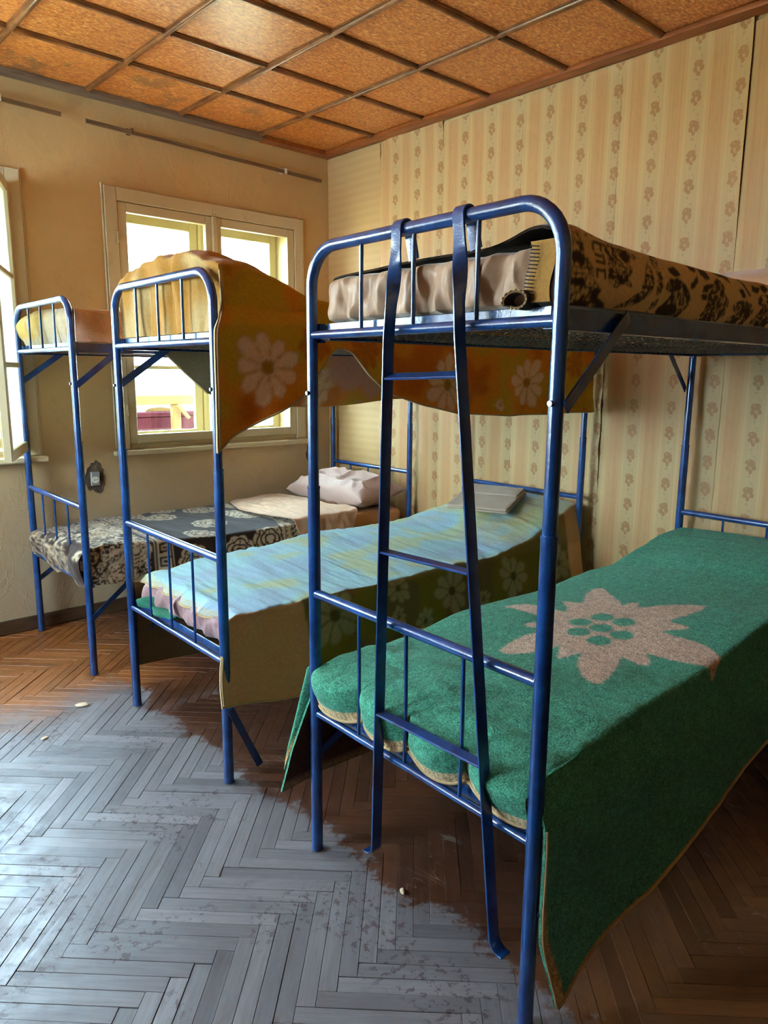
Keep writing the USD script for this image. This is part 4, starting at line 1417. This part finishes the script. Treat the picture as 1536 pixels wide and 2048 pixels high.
P[..., 1] += (P[..., 1] > .2) * (1 - ir) * .055 * np.exp(-(ts[:, None] / .22) ** 2 - ((P[..., 2] - 1.715) / .065) ** 2) * sstep(.30, .40, P[..., 1])
topo = sstep(.45, .1, ts)[:, None] * (1 - ir)
P[..., 2] += topo * (.006 * np.sin(P[..., 1] * 19 + 9 * ts[:, None] + 2 * np.sin(P[..., 1] * 7)) + .003 * np.sin(P[..., 1] * 47 - 14 * ts[:, None])) * sstep(1.66, 1.74, P[..., 2])
P = wrinkle(P, 0.030, (6, 7, 4), 41, 3, .25 + .75 * topo)
P = wrinkle(P, 0.016, (18, 24, 10), 42, 2, .15 + .85 * topo)
ORG, ORG2, YEL, PET = lin('#dc8418'), lin('#c8680c'), lin('#c8961a'), lin('#e6b88c')
T, Z_, Y = P[..., 0], P[..., 2], P[..., 1]
isr = ir > .5
Vv = np.where(isr, Z_, 1.66 + (Y + .392))
il = (np.arange(P.shape[1]) < 54)[None] * np.ones((len(ts), 1)) > .5
Vv = np.where(il, 2.6 + (1.66 - Z_), Vv)


def flower_ground(P, T, Vv, seed, big):
    C = const(P, ORG)
    n1 = fbm(np.stack([T * 5, Vv * 5, T * 0 + seed], -1), 3, seed)
    C = lerp(C, YEL, soft(n1 > .54, 1.5))
    C = lerp(C, ORG2, soft(n1 < .40, 1.5))
    r2 = np.random.default_rng(seed)
    spots = [(x + r2.uniform(-.05, .05), v + r2.uniform(-.03, .03)) for x in np.arange(.05, 2.1, .27) for v in np.arange(1.25, 3.0, .25)]
    for (a, b_) in spots:
        if any(math.hypot(a - q_[0], b_ - q_[1]) < .21 for q_ in big):
            continue
        pet, cen, _ = daisy(T - a, Vv - b_, .075, 7, a * 9)
        C = lerp(C, lin('#b85a08') if r2.random() < .6 else lin('#b98a1c'), soft(pet, .7) * .8)
        C = lerp(C, lin('#b86a10'), soft(cen, .7))
    for a, b_, R in big:
        pet, cen, hull = daisy(T - a, Vv - b_, R, 9, a * 3 + .5)
        C = lerp(C, lin('#a86e1c'), soft(hull, .8) * .8)
        C = lerp(C, PET, soft(pet, .6))
        C = lerp(C, lin('#a06a0c'), soft(cen, .6))
    return C


BIG = [(.169, 1.442, .125), (1.545, 1.392, .118), (1.014, 1.382, .125), (.55, 1.25, .06), (.20, 1.20, .05), (1.33, 1.295, .03)]
BIG += [(.35 + .5 * k, 1.66 + .25 + .3 * (k % 2), .13) for k in range(4)] + [(.55 + .42 * k, 2.6 + .2 + .1 * (k % 2), .12) for k in range(4)]
C = flower_ground(P, T, Vv, 4, BIG)
C = lerp(C, lin('#c98f86'), soft(il & (fbm(np.stack([T * 6, Vv * 6, T * 0], -1), 2, 8) > .48), 1.0) * .8)
pale = lin('#a87c3c')
lump = soft((~isr) & (~il), 2) * sstep(.34, .16, T)
C = lerp(C, pale, lump * .75)
hemd = np.zeros(P.shape[:2]); hemd[:, -1:] = 1; hemd[:2] = .6
C = lerp(C, lin('#c9a468'), hemd)
E0 = P[0, 54:164]
ysf = E0[:, 1]


def o_bulge(y):
    return -.018 * np.sin(y * 25 + 1.6 * np.sin(y * 9)) - .008 * np.sin(y * 57 + 2)


Pf = flap(E0, [(0, 0), (-.006, .02), (-.012, .12), (-.012, .35), (-.008, .66), (.0, 1.0)], 1.557, lambda y: o_bulge(y) + .006, lambda y: 0 * y)
Pf = rough(Pf, .034, (10, 13, 4), 44, 3)
Cf = lerp(const(Pf, lin('#9c6c28')), lin('#a88a58'), soft(fbm(np.stack([Pf[..., 1] * 9, Pf[..., 2] * 7, Pf[..., 1] * 0], -1), 3, 2) > .53, 2))
bko = lerp(lerp(C, lin('#c07a4a'), np.full(T.shape, .3)), lin('#a08a68'), sstep(.47, .43, T))
merge_cloth('cloth', ob, [(P, C, .007, bko, lin('#c9b080'), 3, False), (Pf, Cf, .007, lin('#8a6a42'), lin('#c9a468'), 3, False)], FLEECE)
hem_tube('hem', ob, P[::3, -1], .0035, HEMC)
hem_tube('hem', ob, P[1, -66:, :][::3], .0040, HEMC)
hem_tube('hem', ob, P[::3, 0], .0035, HEMC)

# ------------------------------------------------------------------ olive flowered blanket with sky light painted on its top, middle lower bunk
ab = in_bed('blanket', 1, 'olive flowered blanket with pale blue sky light painted on its top, on the middle lower bunk', 'blanket')
ts = np.linspace(0.0, 2.035, 290)


def a_top(t, y):
    zr = interp(t, (0, .586), (.05, .606), (.3, .602), (.8, .598), (1.43, .60), (1.69, .64), (1.9, .73), (2.035, .775))
    zl = interp(t, (0, .578), (.05, .592), (.37, .614), (.92, .648), (1.53, .640), (1.75, .67), (1.93, .70), (2.035, .71))
    f = np.clip((y + .4) / .8, 0, 1)
    return zr * (1 - f) + zl * f + .05 * sstep(1.5, 1.8, t) * np.sin(np.pi * f) ** .8 + .004 * np.sin(t * 11 + y * 9)


Rz = interp(ts, (0, .300), (.2, .258), (.4, .262), (.545, .33), (.8, .37), (1.3, .36), (2.035, .36))
Rz = gaussian_filter1d(Rz, 4, mode='nearest')
Ry = interp(ts, (0, -.436), (1, -.44), (2.035, -.455)) + .006 * np.sin(ts * 12)
Lz = interp(ts, (0, .168), (.15, .16), (1.0, .10), (2.035, .12))
Ly = interp(ts, (0, .43), (2.035, .43)) + .006 * np.sin(ts * 10)
P = draped(ts, a_top, 0.388, (Ly, Lz), (Ry, Rz), (56, 110, 50), 1.6)
ir = (np.arange(P.shape[1]) > 56 + 108)[None] * np.ones((len(ts), 1))
il = (np.arange(P.shape[1]) < 56)[None] * np.ones((len(ts), 1))
top_ = (1 - ir) * (1 - il)
yrow = P[0, :, 1]
off = interp(-yrow, (-.45, .022), (-.28, .035), (-.06, .03), (.08, .022), (.24, .022), (.31, .04), (.45, .0)) + 0 * yrow
scal = .010 * np.sin(yrow * 40)
P[..., 0] += top_ * ((off + scal) * np.exp(-ts[:, None] / .1))
P[..., 2] -= top_ * .018 * np.exp(-ts[:, None] / .02)
P[..., 0] -= ir * .034 * np.exp(-ts[:, None] / .12) * sstep(.60, .35, P[..., 2])
P[..., 1] += ir * .012 * np.sin(ts[:, None] * 15) * sstep(.6, .3, P[..., 2])
P = wrinkle(P, 0.016, (26, 5, 5), 51, 3, top_ * .9 + .1)
P = wrinkle(P, 0.024, (7, 5, 5), 52, 3, .25 + .75 * sstep(1.5, 1.8, ts)[:, None])
T, Y, Z_ = P[..., 0], P[..., 1], P[..., 2]
SKYLIT_AQ, AY, OL, CRM, BAND = lin('#8fb2b4'), lin('#a9ac72'), lin('#665530'), lin('#94855e'), lin('#cf9766')
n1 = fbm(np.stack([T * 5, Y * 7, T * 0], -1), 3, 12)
C = lerp(const(P, SKYLIT_AQ), AY, soft(n1 > .56, 2.0) * .8)  # pale blue top: sky light on the cloth, put into its colour
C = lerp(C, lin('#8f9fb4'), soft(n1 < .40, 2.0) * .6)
hd = sstep(1.45, 1.75, ts)[:, None] * top_
hp, hc, _ = daisy(T - 1.62, Y + .16, .20, 9, .4)
C = lerp(C, lin('#9a9a88'), soft(hp, .8) * .5 * top_)
C = lerp(C, lin('#a89e6c'), hd * soft(fbm(np.stack([T * 9, Y * 9, T * 0 + 4], -1), 2, 3) > .5, 1.5) * .7)
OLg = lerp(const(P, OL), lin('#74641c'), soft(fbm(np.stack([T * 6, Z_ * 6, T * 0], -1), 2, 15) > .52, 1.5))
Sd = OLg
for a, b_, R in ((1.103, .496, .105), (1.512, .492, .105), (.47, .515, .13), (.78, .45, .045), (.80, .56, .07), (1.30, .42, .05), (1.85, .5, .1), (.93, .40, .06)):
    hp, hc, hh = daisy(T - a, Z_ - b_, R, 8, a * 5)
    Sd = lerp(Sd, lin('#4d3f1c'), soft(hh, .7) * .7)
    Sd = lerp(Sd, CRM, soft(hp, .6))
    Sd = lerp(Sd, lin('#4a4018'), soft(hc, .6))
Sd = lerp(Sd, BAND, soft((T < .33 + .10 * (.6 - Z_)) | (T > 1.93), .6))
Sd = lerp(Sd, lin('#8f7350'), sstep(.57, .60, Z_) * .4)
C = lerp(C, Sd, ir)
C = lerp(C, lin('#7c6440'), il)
e_ = np.zeros(P.shape[:2]); e_[:4] = 1
C = lerp(C, lin('#a39a80'), e_ * top_ * .8)
hemd = np.zeros(P.shape[:2]); hemd[:, -1:] = 1
C = lerp(C, lin('#a8834c'), hemd)
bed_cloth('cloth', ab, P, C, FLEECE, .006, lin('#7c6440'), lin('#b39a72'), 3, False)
hem_tube('hem', ab, P[1, -48:, :][::3] + A([-.002, -.001, 0]), .0045, HEMC, label='ochre stitched edge at the foot end')
hem_tube('hem', ab, P[2:-1:3, -1], .0035, HEMC)
hem_tube('hem', ab, P[0, 58:164:3] + A([0, 0, -.001]), .0045, HEMC)
hem_tube('hem', ab, P[0, 0:54:3], .0045, HEMC)
# corner of a green cloth caught under the mattress
gcl = in_bed('cloth', 1, 'green cloth corner caught under the pink satin mattress', 'cloth')
m = rbox((-.012, .02, ZB + .0345), (.16, .33, ZB + .052), .008, (8, 30, 3))
v = m.vertices.copy(); v[:, 2] += .020 * np.exp(-((v[:, 1] - .26) / .05) ** 2) * (v[:, 2] > ZB + .04); v[:, 0] += .012 * np.sin(v[:, 1] * 40)
m.vertices = v
obj('folded_cloth', m, GREENC, gcl, smooth=True)

# folded towel on the middle lower bunk
tw = in_bed('towel', 1, 'folded greyish beige towel lying at the head of the olive flowered blanket', 'towel')
TWC = lin('#b09a84')


def towel_layer(lo, hi, seed):
    m = rbox(lo, hi, .007, (26, 22, 3))
    v = m.vertices.copy()
    v[:, 2] += .010 * (fbm(np.c_[v[:, 0] * 9, v[:, 1] * 9, v[:, 0] * 0 + seed], 3, seed) - .5)
    m.vertices = v
    R = trimesh.transformations.rotation_matrix(-.25, [0, 1, 0])
    m.apply_transform(trimesh.transformations.rotation_matrix(.30, [0, 0, 1]) @ R)
    m.apply_translation((1.79, .0, .762))
    return m


for k, (lo, hi) in enumerate((((-.14, -.17, 0), (.14, .17, .014)), ((-.138, -.168, .0145), (.138, .168, .028)), ((.02, -.16, .0285), (.135, .16, .040)))):
    m = towel_layer(lo, hi, k)
    obj('fold', m, COTTON, tw, smooth=True, col=np.broadcast_to(TWC, (len(m.vertices), 3)))

# ------------------------------------------------------------------ yellow blanket, far upper bunk
yb = in_bed('blanket', 2, 'yellow and pinkish tan blanket on the far upper bunk', 'blanket')
ts = np.linspace(0.030, 2.03, 150)
y_top = lambda t, y: 1.692 + .012 * np.cos(y * 4) + .01 * np.exp(-(t / .1) ** 2) + .006 * np.sin(t * 9) + 0 * y
Rz = np.full(len(ts), 1.552)
P = draped(ts, y_top, .37, (np.full(len(ts), .40), np.full(len(ts), 1.56)), (np.full(len(ts), -.372), Rz), (16, 60, 24), 1.6)
P = wrinkle(P, .028, (9, 6, 12), 61, 3)
n1 = fbm(P * 6, 3, 6)
C = lerp(const(P, lin('#cf9a62')), lin('#e0b494'), soft(n1 > .52, 1.5))
C = lerp(C, lin('#bc8450'), soft(n1 < .40, 1.0))
E0 = P[0, 16:76]
ysf = E0[:, 1]
fl_b = lambda y: lobes(y, UPS, -.030, .004)
Pf = flap(E0, [(0, 0), (-.006, .02), (-.012, .12), (-.014, .35), (-.010, .66), (.0, 1.0)], 1.553, fl_b, lambda y: 0 * y)
Pf[..., 1] += (Pf[..., 1] > .34) * .058 * np.sin(np.pi * np.clip((Pf[..., 2] - 1.565) / .13, 0, 1)) ** 2
Pf = rough(Pf, .022, (12, 22, 5), 63, 3)
Cf = lerp(const(Pf, lin('#a88234')), lin('#a8977c'), soft(fbm(np.stack([Pf[..., 1] * 14, Pf[..., 2] * 10, Pf[..., 1] * 0], -1), 2, 5) > .52, 2) * .8)
Cf = lerp(Cf, lin('#a89884'), sstep(1.60, 1.565, Pf[..., 2]) * .8)
merge_cloth('cloth', yb, [(P, C, .006, lin('#8a6a42'), lin('#d6c6b0'), 3, False), (Pf, Cf, .006, lin('#8a6a42'), lin('#d6c6b0'), 3, False)], FLEECE)

# ------------------------------------------------------------------ dark rose blanket, far lower bunk
db_ = in_bed('blanket', 2, 'dark brown blanket with cream roses and a key border on the far lower bunk', 'blanket')
ts = np.linspace(0.02, 1.42, 280)


def d_top(t, y):
    zr = interp(t, (0, .62), (.1, .622), (.3, .604), (.7, .585), (1.42, .585))
    zl = interp(t, (0, .578), (.17, .60), (.66, .600), (1.42, .598))
    f = np.clip((y + .4) / .8, 0, 1)
    return zr * (1 - f) + zl * f + .008 * np.cos(4 * y)


Rz = interp(ts, (0, .44), (.185, .424), (.4, .42), (1.42, .41))
P = draped(ts, d_top, .392, (np.full(len(ts), .415), np.full(len(ts), .47)), (np.full(len(ts), -.412), Rz), (14, 110, 40), 2.0)
ir = (np.arange(P.shape[1]) > 14 + 108)[None] * np.ones((len(ts), 1)) > .5
P = wrinkle(P, .035, (7, 3, 3), 71, 3, .3 + .7 * sstep(.9, .2, ts)[:, None])
P = wrinkle(P, .014, (20, 10, 8), 72, 2, .3 + .7 * sstep(.7, .2, ts)[:, None])
T, Y, Z_ = P[..., 0], P[..., 1], P[..., 2]
Vs = np.where(ir, -.392 - (.60 - Z_), Y)
DK2, CR2 = lin('#2a1d15'), lin('#b39f83')
m_ = np.zeros(T.shape, bool)
r2 = np.random.default_rng(5)
for (a, b_, R) in [(.62, .18, .10), (.92, .26, .11), (.78, -.12, .10), (1.06, -.04, .10), (.62, -.32, .09), (.54, -.52, .09), (.80, -.52, .10), (1.0, -.47, .11), (1.02, .05, .08), (.50, .33, .09), (.72, .36, .08), (.26, .20, .10), (.18, -.12, .11), (.24, -.42, .08), (.15, -.53, .08), (.28, .0, .08)]:
    m_ |= rose(T - a, Vs - b_, R, a * 7)
m_ |= (T < .31) & tangle(T, Vs, 1 / .02, 3, .05)
# Greek key strip
key = ["1111111", "1000001", "1011101", "1010001", "1011111", "1000000", "1111111"]
kc = A([[int(c) for c in r] for r in key])
kt, ks = (T - .345) / .07, (Vs + 2.0) / .07
inside = (kt >= 0) & (kt < 1)
km = np.zeros(T.shape, bool)
ii, jj = np.clip((kt * 7).astype(int), 0, 6), ((ks % 1) * 7).astype(int)
km[inside] = kc[jj[inside], ii[inside]] > 0
m_ = np.where((T > .325) & (T < .435), (inside & km) | ((T > .424) & (T < .430)) | ((T > .33) & (T < .336)), m_)
# pale end with dark figures and letters
pale_ = T > 1.10 + .02 * np.sin(Vs * 20)
fig = ((np.abs(T - 1.175 - .012 * np.sin(Vs * 60)) < .030) & ~tangle(T, Vs, 1 / .013, 6, .08)) | ((T > 1.10) & (T < 1.12) & tangle(T, Vs, 1 / .012, 7, .1))
for zc, kind in ((-.443, 'C'), (-.473, 'П'), (-.503, 'C')):
    fig |= letter_mask(T - 1.235 + (zc + .443) * .15, Vs - zc, kind, .036, .024, .0066)
m_ = np.where(pale_, ~fig, m_)
C = lerp(const(P, DK2), CR2, soft(m_, .5))
E0 = P[0, 14:124]
ysf = E0[:, 1]
Pf = flap(E0, [(0, 0), (-.010, .02), (-.018, .10), (-.020, .32), (-.020, .66), (-.012, 1.0)], .425, lambda y: lobes(y, UPS, -.052, .004), lambda y: -.02 * np.sin(y * 17))
Pf = rough(Pf, .040, (12, 10, 10), 75, 3)
fm = tangle(Pf[..., 1], Pf[..., 2], 1 / .022, 4, .06) & (noise(np.stack([Pf[..., 1] * 8, Pf[..., 2] * 8, Pf[..., 1] * 0], -1), 3) > .42)
Cf = lerp(const(Pf, lin('#3a2c25')), CR2, soft(fm, .6))
merge_cloth('cloth', db_, [(P, C, .006, DK2, DK2, 3, False), (Pf, Cf, .006, DK2, DK2, 3, False)], FLEECE)

# peach sheet folded over the dark blanket, with a pillow
sh = in_bed('sheet', 2, 'peach bed sheet folded over the dark rose blanket', 'sheet')
ts = np.linspace(0, 1, 90)
s_top = lambda t, y: interp(1.1 + t * .55, (1.0, .612), (1.3, .618), (1.65, .62)) + .010 * np.cos(4 * y) + 0 * t
P = draped(ts, s_top, .40, (np.full(90, .43), np.full(90, .52)), (np.full(90, -.428), np.full(90, .405)), (12, 90, 34), 2.0)
ir = (np.arange(P.shape[1]) > 12 + 88)[None] * np.ones((90, 1)) > .5
yy = np.where(ir, -.40 - (.61 - P[..., 2]), P[..., 1])
t0 = interp(yy.ravel(), (-.7, 1.33), (-.458, 1.18), (-.2, 1.10), (.01, 1.06), (.3, 1.15), (.5, 1.30)).reshape(yy.shape)
tend = 1.60 + .03 * np.sin(yy * 14)
P[..., 0] = t0 + (tend - t0) * P[..., 0]
P = wrinkle(P, .030, (8, 5, 8), 81, 3)
P = wrinkle(P, .014, (24, 14, 12), 82, 2)
bed_cloth('cloth', sh, P, const(P, lin('#bd9676')), COTTON, .005, lin('#b08a68'), lin('#c9a888'), 3, False)
pillow('pillow', 2, (1.835, .0, .672), (.40, .76, .20), 'crumpled pale pink pillow on the far lower bunk', lin('#b89a8c'), COTTON, .06, -.10, wr=.045, seed=11)

# ------------------------------------------------------------------ small bits on the floor
for k, (x, y, s, lab) in enumerate(((-2.294, -1.165, .030, 'pale plaster chip on the orange floor before the middle bunk'), (-2.515, -1.36, .016, 'small white crumb on the floor near the left picture edge'), (-2.07, -2.93, .013, 'tiny white crumb on floor below the foot of the ladder'))):
    m = trimesh.creation.icosphere(2, 1.0)
    v = m.vertices * A([s, s * .55, s * .28]) * (1 + .35 * (noise(m.vertices * 2.3 + k, k) - .5))[:, None]
    v = v @ trimesh.transformations.rotation_matrix(.8 * k - .6, [0, 0, 1])[:3, :3].T
    v[:, 2] = np.maximum(v[:, 2], -s * .12); v[:, 2] -= v[:, 2].min()
    v += A([x, y, 0.0022])
    obj('plaster_chip', (v, m.faces), CHIP, label=lab, category='debris', smooth=40)
